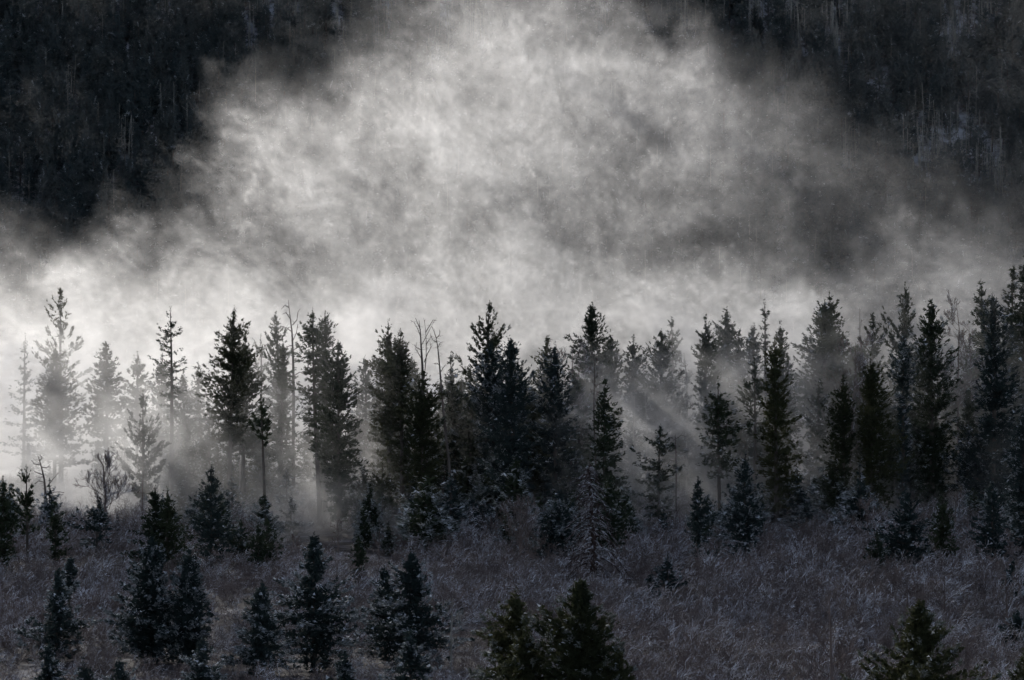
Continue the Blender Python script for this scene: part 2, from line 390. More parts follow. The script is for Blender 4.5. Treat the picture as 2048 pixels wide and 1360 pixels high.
def snag(name, label, Y, pts_px, r0, branches, mat, tip=0.02, twigs=0, twig_len=(0.2, 0.7), x_lean=0.0, droop=0.0, group=None):
    """dead standing stem given by points of its centre line (px), each branch (px points list) a part of its own"""
    _seed[0] += 1; rg = np.random.default_rng(_seed[0] * 13)
    m = Y / FPX; P = np.array([at(x, y, Y) for x, y in pts_px])
    zg = float(gz(P[0, 0], Y)); P[0, 2] = zg - 0.2
    base = np.array([P[0, 0], Y, zg])
    r = root_at(name, tuple(base), label, "dead tree", group)
    tt = np.linspace(0, 1, len(P)); t2 = np.linspace(0, 1, 14)
    Q = np.stack([np.interp(t2, tt, P[:, c]) for c in range(3)], -1) - base
    Q[:, 1] += 0.3 * np.sin(t2 * 4)
    V, F = poly_tube(Q, r0 * (1 - t2) + tip, 7)
    link("trunk", mesh_from("trunk", V, F, [mat], smooth=True), r)
    for br in branches:
        B = np.array([at(x, y, Y) for x, y in br]) - base
        yo = rg.normal(0, 0.6); B[:, 1] += np.linspace(0, 1, len(B)) * yo + np.interp(B[0, 2], Q[:, 2], Q[:, 1])
        segs = []; n = len(B)
        rb = max(0.022, 0.25 * r0)
        for k in range(n - 1):
            segs.append((B[k], B[k + 1], rb * (1 - k / n), rb * (1 - (k + 1) / n) + 0.008))
            for c in range(2):
                q = B[k] + (B[k + 1] - B[k]) * rg.random(); dd = (B[k + 1] - B[k]); dd = dd / np.linalg.norm(dd) + rg.normal(0, 0.6, 3); dd /= np.linalg.norm(dd)
                segs.append((q, q + dd * rg.uniform(0.15, 0.5), 0.014, 0.007))
        link("branch", seg_mesh("branch", segs, mat, 4, 0.010), r)
    if twigs:
        segs = []
        for k in range(twigs):
            t = rg.uniform(0.15, 0.97); p = np.array([np.interp(t, t2, Q[:, c]) for c in range(3)]); a = rg.uniform(0, 6.283); l = rg.uniform(*twig_len)
            segs.append((p, p + np.array([math.cos(a) * l, math.sin(a) * l, rg.normal(0, 0.25) * l - droop * l]), 0.018, 0.008))
        link("twig", seg_mesh("twig", segs, mat, 3, 0.010), r)["kind"] = "stuff"
    return r

# ------------------------------------------------------------------ the wood: each tree read from the photograph
exec_rows = []
T = plant
# pale trees deep in the blown snow
T("pine_tree", "tall pale pine with upswept tufted branches, hazy, at the edge of the wood", 340, "open", "p", [(578, 118), (600, 108, 130), (625, 82, 132), (650, 78, 138), (680, 72, 150), (705, 60, 158), (720, 92, 170), (760, 95, 160), (800, 90, 160)], x=122)
T("spruce_tree", "faint spiky conifer almost lost in white mist, beside the tall pale pine", 352, "sparse", "s", [(668, 45), (715, 38, 52), (760, 25, 68), (840, 10, 80), (900, 10, 80)])
T("spruce_tree", "round-topped conifer with dark tip and mist-swallowed base, below the tall pale pine", 306, "dense", "p", [(688, 108), (705, 92, 124), (730, 86, 138), (755, 83, 147), (780, 80, 158), (850, 72, 165), (920, 70, 165)], .15)
T("spruce_tree", "grey rounded conifer standing alone in the mist, second summit from the tall pale pine", 318, "dense", "p", [(682, 213), (698, 203, 224), (715, 198, 230), (735, 190, 234), (760, 182, 238), (800, 178, 242), (900, 175, 245)], .1)
T("spruce_tree", "small pale conifer in the mist between the rounded grey one and the tiered black one", 336, "spruce", "p", [(705, 272), (730, 261, 283), (755, 250, 292), (790, 246, 298), (880, 240, 305)])
T("spruce_tree", "tiered black spruce with widely spaced level branches, clear against the white mist", 276, "sparse", "s", [(614, 341), (625, 335, 347), (645, 330, 352), (660, 318, 366), (668, 322, 362), (680, 319, 372), (692, 317, 370), (706, 304, 374), (716, 312, 370), (730, 300, 372), (745, 326, 368), (780, 325, 365), (830, 328, 362)], x=345)
T("spruce_tree", "small hazy conifer tucked behind the lower branches of the tiered black spruce", 298, "dense", "s", [(712, 318), (728, 306, 328), (760, 300, 338), (800, 305, 345), (860, 300, 350)], .15)
T("spruce_tree", "ragged hazy conifer filling the space below the tiered black spruce", 290, "spruce", "s", [(745, 372), (770, 350, 385), (800, 335, 392), (850, 325, 395), (900, 330, 392), (960, 335, 390)], .25)
T("spruce_tree", "small pale conifer between the tiered black spruce and the broad black one", 326, "spruce", "s", [(727, 400), (745, 392, 408), (780, 385, 415), (860, 380, 420)])
T("fir_tree", "broad black conifer with a pointed top and two dark stems, left of the grey snag", 274, "dense", "p", [(615, 461), (630, 452, 474), (648, 446, 480), (668, 434, 482), (690, 426, 484), (715, 418, 486), (745, 411, 484), (780, 406, 482), (820, 412, 480), (860, 418, 478), (890, 425, 470)], x=456)
T("fir_tree", "dark conifer leaning on the broad black one, its shoulder just lower", 280, "dense", "p", [(672, 493), (690, 482, 502), (715, 470, 508), (750, 462, 514), (790, 455, 518), (840, 455, 520), (880, 460, 518), (910, 462, 510)], x=482)
T("spruce_tree", "thin black conifer with a bare twiggy stem under a short tufted top", 258, "pine", "s", [(790, 526), (805, 512, 540), (830, 508, 544), (860, 510, 545), (885, 515, 540)], x=533)
T("spruce_tree", "pale hazy conifer immediately behind the grey snag", 338, "pine", "s", [(627, 562), (645, 553, 571), (665, 546, 574), (690, 540, 576), (720, 540, 582), (780, 535, 590), (860, 530, 600)])
T("spruce_tree", "slim grey spire in front of the grey snag's stem", 298, "spruce", "s", [(683, 559), (702, 554, 565), (722, 548, 572), (735, 541, 577), (760, 544, 577), (790, 546, 578), (815, 543, 582), (850, 540, 590), (880, 538, 600), (930, 545, 595), (960, 550, 590)])
T("pine_tree", "faint small pine in white mist between the broad black conifer and the snag", 344, "open", "p", [(670, 523), (690, 514, 533), (715, 512, 538), (760, 508, 540), (840, 508, 540)])
T("fir_tree", "black conifer with a forked double top, tallest of the pair beyond the grey snag", 272, "shelf", "s", [(617, 631), (628, 626, 640), (640, 621, 658), (655, 621, 663), (672, 615, 661), (690, 610, 660), (708, 606, 662), (722, 604, 655), (740, 618, 655), (755, 612, 655), (772, 597, 655), (785, 608, 655), (800, 602, 650), (840, 614, 655), (880, 618, 650)], x=640)
T("fir_tree", "stubby second top crowding against the forked black conifer", 275, "dense", "s", [(622, 650), (632, 643, 659), (650, 640, 663), (690, 635, 662), (740, 632, 665), (800, 632, 668)])
T("fir_tree", "dense black conifer shouldering in front of the forked one, branch arm reaching out", 264, "dense", "s", [(683, 678), (698, 667, 688), (715, 657, 694), (732, 652, 697), (742, 652, 712), (755, 655, 706), (780, 646, 702), (810, 638, 704), (850, 640, 708), (890, 636, 714), (930, 645, 712), (960, 655, 705)])
T("spruce_tree", "grey misty conifer with thin top between two black pairs", 306, "spruce", "s", [(712, 731), (728, 724, 738), (742, 716, 744), (770, 708, 748), (810, 704, 750), (870, 700, 748), (940, 698, 745)], .12)
T("fir_tree", "black conifer with a rounded crown, first of the pair left of the antler-topped tree", 270, "dense", "p", [(641, 776), (655, 767, 784), (672, 762, 788), (690, 756, 790), (712, 749, 795), (740, 752, 800), (780, 745, 800), (820, 748, 800), (860, 752, 800), (905, 756, 800), (945, 758, 790)], x=780)
T("fir_tree", "black conifer with blunt top and long dark stem, overlapping the rounded one", 266, "dense", "p", [(660, 800), (672, 787, 808), (690, 782, 811), (712, 778, 816), (745, 775, 818), (790, 772, 820), (830, 775, 822), (870, 778, 820), (920, 780, 818), (960, 785, 815)], x=804)
T("spruce_tree", "small pale conifer peeping out behind the antler-topped dead tree", 322, "spruce", "s", [(712, 826), (730, 818, 834), (760, 812, 842), (840, 806, 848)])
T("fir_tree", "low black conifer wrapped around the foot of the antler-topped dead tree", 262, "dense", "p", [(738, 845), (752, 832, 860), (775, 816, 872), (810, 812, 880), (850, 815, 880), (900, 812, 878), (940, 820, 876), (985, 830, 870)], .12)
T("spruce_tree", "dim conifer between the leaning dead pole and the tallest central pine", 286, "spruce", "s", [(705, 905), (722, 898, 913), (745, 892, 920), (790, 888, 925), (850, 886, 930), (920, 888, 928)], .25)
T("pine_tree", "tallest black pine at the centre, knobbly crown stepping outwards", 278, "pine", "p", [(600, 963), (612, 955, 972), (628, 946, 980), (645, 943, 984), (655, 933, 996), (672, 936, 992), (690, 922, 1000), (705, 920, 1002), (735, 922, 1005), (780, 925, 1000), (840, 930, 995)], .1)
T("fir_tree", "frosted dark conifer in front of the tallest central pine", 267, "dense", "b", [(683, 986), (697, 976, 998), (715, 966, 1003), (740, 958, 1008), (770, 950, 1008), (810, 948, 1005), (860, 955, 1005), (920, 960, 1005), (980, 960, 1000)], .35)
T("fir_tree", "broad black conifer with snowy flecks, right neighbour of the tallest central pine", 261, "dense", "b", [(672, 1028), (685, 1016, 1038), (702, 1008, 1046), (725, 1004, 1052), (755, 1002, 1060), (800, 992, 1058), (850, 988, 1056), (900, 985, 1056), (950, 975, 1055), (1000, 965, 1058), (1040, 975, 1050)], .2)
T("spruce_tree", "narrow dark conifer with ragged top, behind the frosted-skirted one", 284, "spruce", "p", [(671, 1090), (685, 1080, 1098), (705, 1072, 1102), (735, 1066, 1106), (790, 1064, 1108), (860, 1064, 1108)])
T("fir_tree", "black conifer with bluish frosted skirts, next after the broad flecked one", 265, "dense", "b", [(688, 1108), (702, 1099, 1116), (720, 1088, 1122), (745, 1078, 1128), (775, 1070, 1132), (810, 1066, 1134), (850, 1068, 1140), (890, 1074, 1150), (930, 1080, 1152), (970, 1090, 1148)], .3)
T("fir_tree", "pointed pyramid conifer rising clear of the mist, right of centre", 292, "dense", "s", [(605, 1183), (617, 1176, 1191), (632, 1170, 1195), (648, 1164, 1198), (660, 1160, 1206), (672, 1152, 1212), (688, 1146, 1214), (705, 1142, 1216), (760, 1148, 1220), (840, 1150, 1220)])
T("fir_tree", "small round-shouldered conifer pressed against the pointed pyramid one", 296, "dense", "s", [(663, 1222), (676, 1214, 1230), (695, 1208, 1237), (720, 1206, 1242), (780, 1206, 1240), (850, 1208, 1238)])
T("fir_tree", "slender black conifer with feathery edges below the pointed pyramid", 257, "spruce", "s", [(760, 1208), (775, 1203, 1214), (795, 1196, 1222), (815, 1185, 1228), (840, 1180, 1230), (862, 1178, 1240), (890, 1180, 1236), (930, 1172, 1240), (975, 1172, 1244), (1020, 1178, 1240), (1050, 1190, 1235)], .15)
T("fir_tree", "stub-topped dark conifer leaning left, between the pyramid and the bushy one", 298, "dense", "s", [(671, 1266), (683, 1258, 1274), (700, 1257, 1282), (725, 1252, 1288), (770, 1250, 1292), (830, 1252, 1290)], .15)
T("fir_tree", "bushy dark conifer with spiked top above pale thin stems", 287, "dense", "s", [(660, 1317), (675, 1308, 1326), (692, 1294, 1332), (712, 1290, 1338), (735, 1287, 1346), (760, 1282, 1356), (785, 1280, 1368), (815, 1288, 1370)], .1)
T("spruce_tree", "ghostly pale conifer beyond the bushy dark one", 340, "pine", "s", [(635, 1347), (652, 1339, 1354), (670, 1331, 1361), (690, 1333, 1360), (715, 1330, 1364), (780, 1326, 1370), (840, 1326, 1370)])
T("fir_tree", "upright black columnar conifer with one low side branch, amid pale mist", 279, "dense", "s", [(631, 1408), (645, 1398, 1418), (662, 1397, 1421), (680, 1398, 1424), (697, 1384, 1424), (706, 1394, 1426), (735, 1394, 1428), (775, 1392, 1428), (820, 1394, 1426), (880, 1396, 1424)])
T("spruce_tree", "ghostly pale cone behind the wood, beside the black columnar conifer", 336, "spruce", "s", [(618, 1455), (635, 1447, 1463), (655, 1438, 1472), (680, 1430, 1480), (740, 1425, 1485), (820, 1425, 1485)])
T("fir_tree", "low grey conifer right behind the black columnar one", 302, "dense", "s", [(668, 1436), (680, 1428, 1444), (705, 1424, 1450), (760, 1422, 1455), (840, 1422, 1455)], .15)
T("fir_tree", "grey tapering conifer in the middle of the hazy group near the slim cross-topped spire", 306, "dense", "s", [(658, 1478), (672, 1470, 1486), (695, 1464, 1490), (760, 1458, 1496), (840, 1458, 1496)], .12)
T("fir_tree", "grey conifer with narrow neck beside the slim cross-topped spire", 300, "dense", "s", [(647, 1501), (660, 1494, 1508), (680, 1488, 1512), (720, 1484, 1516), (800, 1482, 1518)], .12)
T("spruce_tree", "slim black spire with cross-like top branches", 284, "sparse", "s", [(601, 1530), (616, 1525, 1536), (634, 1517, 1543), (645, 1525, 1536), (665, 1520, 1541), (690, 1518, 1545), (740, 1516, 1546), (800, 1516, 1546)])
T("spruce_tree", "narrow grey-black spire between the cross-topped one and the tall lit column", 276, "dense", "s", [(645, 1569), (660, 1563, 1575), (685, 1559, 1578), (715, 1556, 1584), (760, 1554, 1588), (840, 1554, 1588)])
T("fir_tree", "tall dark column with sunlit yellowish left edge, reaching down into the brush", 258, "dense", "p", [(670, 1552), (685, 1545, 1559), (712, 1538, 1566), (745, 1534, 1570), (790, 1530, 1576), (840, 1530, 1584), (890, 1528, 1590), (940, 1526, 1588), (985, 1530, 1586), (1020, 1535, 1580)], .08)
T("spruce_tree", "dark spindly conifer with bulging crown on a bare crooked stem", 268, "pine", "s", [(719, 1502), (735, 1496, 1508), (755, 1489, 1516), (778, 1486, 1522), (805, 1490, 1526), (835, 1494, 1528), (870, 1500, 1524)], x=1510)
T("spruce_tree", "feathery dark spruce with spreading lower boughs and a bare foot", 261, "shelf", "s", [(756, 1436), (770, 1430, 1442), (786, 1426, 1454), (805, 1416, 1468), (825, 1413, 1476), (850, 1411, 1486), (875, 1415, 1487), (900, 1412, 1484), (922, 1406, 1482), (945, 1424, 1478)], .18, x=1441)
T("fir_tree", "dim wide conifer peak in haze, the darker front one of two", 300, "dense", "s", [(602, 1647), (616, 1640, 1655), (635, 1630, 1664), (655, 1620, 1672), (680, 1608, 1682), (710, 1598, 1690), (760, 1592, 1696), (840, 1592, 1696)], .08)
T("fir_tree", "pale conifer peak rising just behind the dim wide one", 322, "dense", "s", [(584, 1661), (598, 1650, 1674), (620, 1645, 1682), (648, 1640, 1694), (680, 1640, 1702), (740, 1640, 1706), (820, 1640, 1706)])
T("pine_tree", "hazy pine with fingered top beside the dim wide peak", 312, "pine", "s", [(627, 1735), (645, 1722, 1744), (662, 1714, 1752), (685, 1710, 1755), (720, 1706, 1760), (800, 1704, 1764)])
T("fir_tree", "sharp dark conifer, highest summit of the right-hand wood, with small left shoulder", 284, "pine", "s", [(566, 1804), (580, 1797, 1812), (597, 1784, 1815), (612, 1776, 1818), (628, 1770, 1822), (645, 1764, 1828), (662, 1774, 1830), (690, 1772, 1832), (740, 1774, 1836), (820, 1776, 1836)], .1)
T("fir_tree", "dark rounded conifer with thumb-like side tops, right of the highest summit", 273, "dense", "s", [(599, 1864), (612, 1856, 1872), (630, 1846, 1878), (648, 1839, 1890), (670, 1836, 1897), (700, 1832, 1900), (740, 1828, 1902), (790, 1826, 1906), (850, 1828, 1906), (900, 1832, 1900)], .15)
T("spruce_tree", "frosted small-headed conifer on a bare stem, below the highest right summit", 267, "dense", "b", [(671, 1808), (686, 1802, 1815), (702, 1788, 1822), (722, 1781, 1828), (745, 1781, 1830), (768, 1790, 1824), (790, 1795, 1820)], .35)
T("fir_tree", "dark club-shaped conifer with glowing left edge, second of two leaning columns", 259, "dense", "p", [(708, 1741), (722, 1735, 1752), (742, 1730, 1762), (775, 1728, 1770), (815, 1727, 1778), (860, 1726, 1788), (905, 1728, 1794), (945, 1732, 1790), (975, 1736, 1780)], .1)
T("fir_tree", "slender dark column with glowing left edge and bare twiggy foot", 259, "dense", "p", [(750, 1687), (765, 1677, 1695), (790, 1670, 1699), (830, 1660, 1700), (870, 1654, 1698), (910, 1650, 1694), (950, 1650, 1690), (985, 1655, 1688)], .1)
T("fir_tree", "thick dark conifer with rough double head, near the right edge of the wood", 267, "dense", "b", [(588, 1986), (600, 1979, 1993), (618, 1968, 1998), (635, 1968, 2008), (660, 1970, 2012), (700, 1966, 2020), (750, 1962, 2028), (800, 1960, 2036), (850, 1968, 2040), (900, 1970, 2036)], .2)
T("spruce_tree", "tall dark conifer cut by the right edge of the picture, highest of that corner", 276, "spruce", "s", [(507, 2046), (530, 2038, 2054), (560, 2032, 2062), (600, 2030, 2066), (650, 2024, 2072), (740, 2020, 2076), (850, 2020, 2076)], .1)
T("spruce_tree", "grey misty conifer with snowy tiers beside the tall edge conifer", 308, "shelf", "s", [(533, 2020), (555, 2012, 2027), (580, 2004, 2034), (605, 1998, 2040), (660, 1992, 2046), (760, 1990, 2046)], .35)
T("spruce_tree", "faint conifer fading into mist left of the grey snowy-tiered one", 322, "spruce", "s", [(562, 1978), (580, 1970, 1986), (605, 1962, 1994), (660, 1956, 2000), (760, 1954, 2002)])
T("spruce_tree", "blue frosted spruce cut by the right edge, mid height", 250, "dense", "b", [(818, 2048), (840, 2036, 2058), (870, 2026, 2066), (910, 2016, 2076), (950, 2028, 2080), (990, 2018, 2082), (1040, 2014, 2084), (1080, 2016, 2080)], .35)
T("spruce_tree", "blue-grey conifer behind the frosted edge spruce, filling the wood's right border", 285, "dense", "b", [(640, 2026), (660, 2014, 2038), (700, 2006, 2046), (760, 2000, 2052), (840, 1998, 2056), (920, 2000, 2054)], .25)
T("fir_tree", "frost-flecked bushy conifer low in the wood behind the small dark pyramids", 270, "dense", "b", [(835, 1965), (850, 1945, 1985), (875, 1918, 1995), (900, 1908, 2000), (930, 1908, 1998), (965, 1912, 1995)], .45)
T("pine_tree", "gnarled dark conifer with twisted side branches, its foot dissolving in mist", 268, "pine", "s", [(784, 285), (797, 280, 291), (815, 264, 298), (835, 262, 314), (855, 258, 312), (872, 242, 326), (885, 232, 330), (905, 250, 324), (930, 252, 326), (955, 262, 312), (990, 268, 305)])
# trees at the near edge of the wood
T("spruce_tree", "solid black spruce standing alone in front of glowing mist", 239, "spruce", "b", [(932, 420), (945, 412, 428), (962, 405, 434), (982, 397, 444), (1000, 386, 452), (1015, 392, 448), (1035, 384, 458), (1060, 390, 462), (1085, 398, 466)], .1)
T("spruce_tree", "black spruce with a slim spire, left half of the twin-topped pair", 241, "dense", "s", [(974, 313), (985, 306, 320), (1005, 303, 321), (1022, 302, 322), (1040, 292, 328), (1060, 275, 332), (1085, 250, 338)], .2)
T("spruce_tree", "black spruce with a blunt rounded spire, right half of the twin-topped pair", 240, "dense", "s", [(976, 334), (988, 325, 345), (1005, 324, 348), (1025, 322, 350), (1045, 318, 358), (1065, 315, 370), (1090, 312, 384)], .2)
T("spruce_tree", "lopsided spruce bowed under snow, beside the bare branching tree", 247, "shelf", "b", [(996, 192), (1010, 166, 204), (1025, 146, 208), (1045, 143, 212), (1065, 138, 216), (1085, 145, 216)], .5)
T("pine_tree", "dark thin conifer with tufts on one stem, next to the left edge spruce", 250, "pine", "s", [(932, 55), (945, 46, 66), (960, 42, 68), (975, 26, 72), (990, 46, 66), (1020, 40, 66), (1060, 36, 70)], .15)
T("spruce_tree", "small dark spire conifer in the left thicket, right of the half-dead tree", 248, "dense", "s", [(1000, 111), (1012, 106, 117), (1035, 102, 126), (1060, 100, 134), (1090, 100, 135)], .1)
T("spruce_tree", "black conifer cut by the left edge, above the brush", 240, "dense", "s", [(954, 4), (970, -8, 12), (1000, -15, 18), (1025, -20, 32), (1055, -22, 30), (1085, -22, 22)], .15)
T("spruce_tree", "little dark conifer, taller of two bushes right of the lone black spruce", 240, "dense", "s", [(1040, 533), (1052, 524, 541), (1070, 518, 550), (1095, 514, 556)], .15)
T("spruce_tree", "low dark conifer beside the taller little bush, right of the lone black spruce", 238, "dense", "s", [(1046, 516), (1058, 509, 523), (1080, 502, 530), (1100, 498, 532)], .1)
T("spruce_tree", "rusty dark low conifer at the skirts of the lone black spruce", 241, "spruce", "s", [(1042, 482), (1055, 470, 494), (1080, 462, 504), (1105, 460, 505)], .1)
T("spruce_tree", "snow-laden little spruce glowing in low mist", 260, "shelf", "b", [(994, 582), (1008, 572, 595), (1025, 566, 602), (1045, 560, 608), (1060, 556, 625), (1075, 556, 615)], .8)
T("spruce_tree", "tiny black conifer on the brush line before the misty clearing", 231, "dense", "s", [(1074, 719), (1085, 712, 727), (1100, 706, 730), (1118, 706, 732)], .1)
T("fir_tree", "frosted round bush conifer at the wood's foot, nearest the misty clearing", 258, "dense", "b", [(985, 862), (1000, 842, 884), (1020, 822, 896), (1045, 810, 904), (1070, 814, 904)], .5)
T("fir_tree", "frost-tipped bushy conifer at the foot of the leaning dead pole", 256, "dense", "b", [(982, 948), (995, 934, 962), (1015, 922, 974), (1040, 915, 978), (1060, 916, 976)], .45)
T("fir_tree", "low tufted conifer below the first black pair, right of the misty gap", 263, "dense", "p", [(928, 764), (942, 748, 778), (960, 730, 786), (985, 716, 792), (1010, 712, 792)], .3)
T("fir_tree", "frosted sloping conifer mass left of the drooping brown tree", 246, "dense", "b", [(984, 1118), (998, 1098, 1134), (1015, 1080, 1144), (1035, 1064, 1150), (1060, 1056, 1152), (1085, 1060, 1150)], .6)
T("fir_tree", "dark tufted conifer right behind the drooping brown tree", 247, "dense", "s", [(950, 1215), (965, 1202, 1228), (990, 1192, 1240), (1020, 1190, 1252), (1050, 1190, 1256), (1080, 1195, 1250)], .2)
T("spruce_tree", "shaggy dark spruce with drooping fringed boughs and dead leader beside it", 256, "shelf", "s", [(850, 1318), (866, 1304, 1330), (882, 1292, 1338), (897, 1276, 1346), (915, 1278, 1352), (930, 1284, 1356), (955, 1286, 1352), (975, 1278, 1348), (1000, 1284, 1346), (1035, 1290, 1345)], .2)
T("spruce_tree", "small steep dark spruce with blue frost, right of the shaggy spruce", 240, "dense", "b", [(955, 1395), (970, 1390, 1401), (990, 1386, 1410), (1012, 1384, 1420), (1040, 1382, 1430), (1070, 1386, 1434), (1090, 1390, 1432)], .25)
T("spruce_tree", "frosted conifer with white-edged left side, at the foot of the tall lit column", 249, "dense", "b", [(908, 1490), (925, 1482, 1500), (950, 1472, 1510), (980, 1452, 1514), (1010, 1440, 1518), (1040, 1436, 1512), (1065, 1442, 1505)], .5)
T("spruce_tree", "stout black-green pyramid spruce in the brush, right side clearing", 236, "dense", "b", [(978, 1814), (990, 1805, 1824), (1008, 1794, 1834), (1028, 1784, 1842), (1045, 1774, 1846), (1058, 1752, 1848), (1075, 1762, 1850), (1095, 1744, 1850)], .25)
T("spruce_tree", "small dark conifer with two spikes beside the stout black-green pyramid", 244, "dense", "s", [(990, 1885), (1002, 1878, 1894), (1020, 1870, 1902), (1045, 1862, 1908), (1075, 1858, 1910)], .2)
T("spruce_tree", "neat dark little conifer standing between the two-spiked one and the edge spruce", 241, "dense", "b", [(961, 1986), (975, 1980, 1993), (992, 1974, 2000), (1010, 1968, 2008), (1030, 1952, 2012), (1050, 1948, 2010), (1070, 1955, 2008)], .2)
T("spruce_tree", "low dark sprout of conifer at the left skirt of the stout pyramid", 234, "dense", "s", [(1062, 1752), (1075, 1742, 1762), (1095, 1732, 1770), (1120, 1730, 1772)], .2)
# conifers standing in the brush nearer to us
T("spruce_tree", "blue-black spruce with widely spread lower boughs, alone in the left brush", 160, "shelf", "b", [(1140, 112), (1155, 103, 122), (1180, 94, 128), (1205, 90, 134), (1222, 78, 140), (1240, 34, 160), (1262, 46, 158), (1285, 50, 156), (1305, 75, 148)], .35)
T("spruce_tree", "small blue-tipped sapling conifer just behind the wide-boughed left spruce", 172, "dense", "b", [(1112, 137), (1130, 130, 145), (1155, 124, 150), (1180, 122, 152)], .4)
T("spruce_tree", "big dark frosted spruce, taller one of the close couple in the left brush", 158, "dense", "b", [(1076, 302), (1090, 290, 318), (1115, 280, 326), (1145, 272, 322), (1175, 266, 320), (1200, 244, 330), (1230, 240, 338), (1260, 242, 340), (1290, 255, 340), (1320, 270, 335)], .35)
T("spruce_tree", "dark frosted spruce, shorter and right-hand of the close couple in the brush", 157, "dense", "b", [(1096, 376), (1115, 368, 386), (1145, 358, 394), (1175, 346, 400), (1205, 338, 408), (1235, 334, 410), (1265, 336, 406), (1295, 340, 396), (1320, 345, 385)], .35)
T("spruce_tree", "pale-tipped young conifer at the bottom border, below the close couple", 133, "spruce", "b", [(1282, 404), (1298, 392, 416), (1320, 380, 432), (1345, 370, 442), (1380, 362, 448)], .5)
T("spruce_tree", "narrow blue-black conifer left of the wide-armed frosted spruce", 151, "spruce", "b", [(1166, 520), (1185, 512, 528), (1210, 505, 538), (1240, 494, 548), (1270, 482, 556), (1300, 476, 562), (1335, 480, 556), (1365, 490, 545)], .35)
T("spruce_tree", "wide-armed frosted spruce with prickly spire overlapping the misty clearing", 154, "shelf", "b", [(1070, 628), (1085, 621, 637), (1102, 614, 646), (1120, 602, 650), (1140, 610, 644), (1158, 580, 682), (1175, 575, 680), (1195, 552, 676), (1215, 545, 694), (1240, 548, 692), (1270, 560, 690), (1300, 585, 690), (1330, 600, 682)], .45)
T("spruce_tree", "broad frosted spruce with blunt twin tips, central in the brush", 157, "shelf", "b", [(1102, 822), (1112, 806, 842), (1130, 800, 846), (1150, 792, 850), (1170, 768, 852), (1190, 760, 852), (1210, 752, 880), (1235, 745, 898), (1258, 724, 905), (1280, 722, 902), (1305, 745, 905), (1325, 770, 880)], .45, x=826)
T("spruce_tree", "frosted sidekick spruce joined to the broad twin-tipped one's left flank", 160, "dense", "b", [(1136, 771), (1150, 764, 779), (1172, 758, 786), (1200, 752, 790), (1235, 748, 795), (1280, 745, 795)], .4)
T("spruce_tree", "small light-tipped conifer in front of the broad twin-tipped spruce", 134, "spruce", "b", [(1268, 823), (1285, 814, 832), (1305, 804, 842), (1330, 790, 856), (1360, 782, 862)], .5)
T("spruce_tree", "little dark conifer at the bottom border, right of the wide-armed spruce", 132, "dense", "b", [(1306, 686), (1322, 677, 694), (1345, 670, 702), (1375, 666, 706)], .25)
T("fir_tree", "dark conifer with sunlit tips and long left fronds, beside the big gold-edged one", 126, "shelf", "p", [(1180, 1027), (1195, 1019, 1036), (1215, 1006, 1046), (1238, 982, 1050), (1258, 968, 1052), (1280, 975, 1052), (1305, 962, 1050), (1335, 968, 1050), (1380, 960, 1055)], .12)
T("fir_tree", "big gold-edged green conifer at the bottom border, nearest of all, right of centre", 118, "dense", "p", [(1163, 1155), (1178, 1143, 1168), (1195, 1128, 1178), (1215, 1110, 1186), (1238, 1090, 1198), (1260, 1082, 1196), (1285, 1070, 1212), (1310, 1056, 1214), (1335, 1040, 1220), (1370, 1030, 1240), (1420, 1030, 1245)], .12)
T("fir_tree", "gold-tipped low bough mass joining the big gold-edged conifer's right foot", 117, "dense", "p", [(1304, 1236), (1318, 1222, 1250), (1340, 1212, 1258), (1375, 1206, 1262), (1420, 1205, 1262)], .12)
T("fir_tree", "gold-tipped low crown at the left foot of the big gold-edged conifer", 119, "dense", "p", [(1256, 1054), (1272, 1040, 1068), (1300, 1030, 1080), (1340, 1022, 1085), (1400, 1020, 1085)], .12)
T("fir_tree", "gold-edged green conifer pyramid alone at the bottom border, far right", 118, "dense", "p", [(1203, 1838), (1215, 1825, 1854), (1235, 1814, 1866), (1258, 1808, 1878), (1280, 1796, 1886), (1305, 1772, 1902), (1330, 1758, 1922), (1355, 1745, 1942), (1400, 1738, 1950)], .12)
T("fir_tree", "sunlit conifer fragment in the lower right corner", 118, "dense", "p", [(1296, 2054), (1315, 2040, 2068), (1345, 2030, 2080), (1400, 2022, 2090)], .12)
T("spruce_tree", "little frosted conifer half sunk in the brush, right of the drooping brown tree", 200, "dense", "b", [(1108, 1335), (1122, 1324, 1350), (1140, 1318, 1360), (1165, 1318, 1360)], .5)
T("spruce_tree", "tiny dark conifer sunk in the brush, lower left of the little frosted one", 196, "dense", "b", [(1142, 1303), (1155, 1296, 1310), (1175, 1292, 1316), (1195, 1292, 1318)], .35)
T("spruce_tree", "blue-dark conifer low at the right edge of the brush", 166, "dense", "b", [(1224, 2034), (1240, 2020, 2050), (1265, 2010, 2060), (1290, 2008, 2064)], .35)
T("spruce_tree", "small black conifer at the right edge above the brush, under a bare tree", 188, "dense", "b", [(1118, 2026), (1135, 2018, 2036), (1160, 2010, 2044), (1185, 2008, 2046)], .3)
T("spruce_tree", "pale small conifer at the lower left, in front of the wide-boughed spruce", 134, "spruce", "b", [(1294, 96), (1312, 86, 106), (1340, 78, 116), (1380, 74, 120)], .4)
T("spruce_tree", "small dim conifer at the bottom border between the left spruces", 132, "dense", "b", [(1318, 168), (1335, 156, 180), (1365, 150, 186), (1400, 148, 188)], .3)
T("spruce_tree", "dark dumpy conifer at the bottom border below the taller of the couple", 133, "dense", "b", [(1316, 240), (1332, 226, 254), (1360, 218, 262), (1400, 216, 264)], .35)

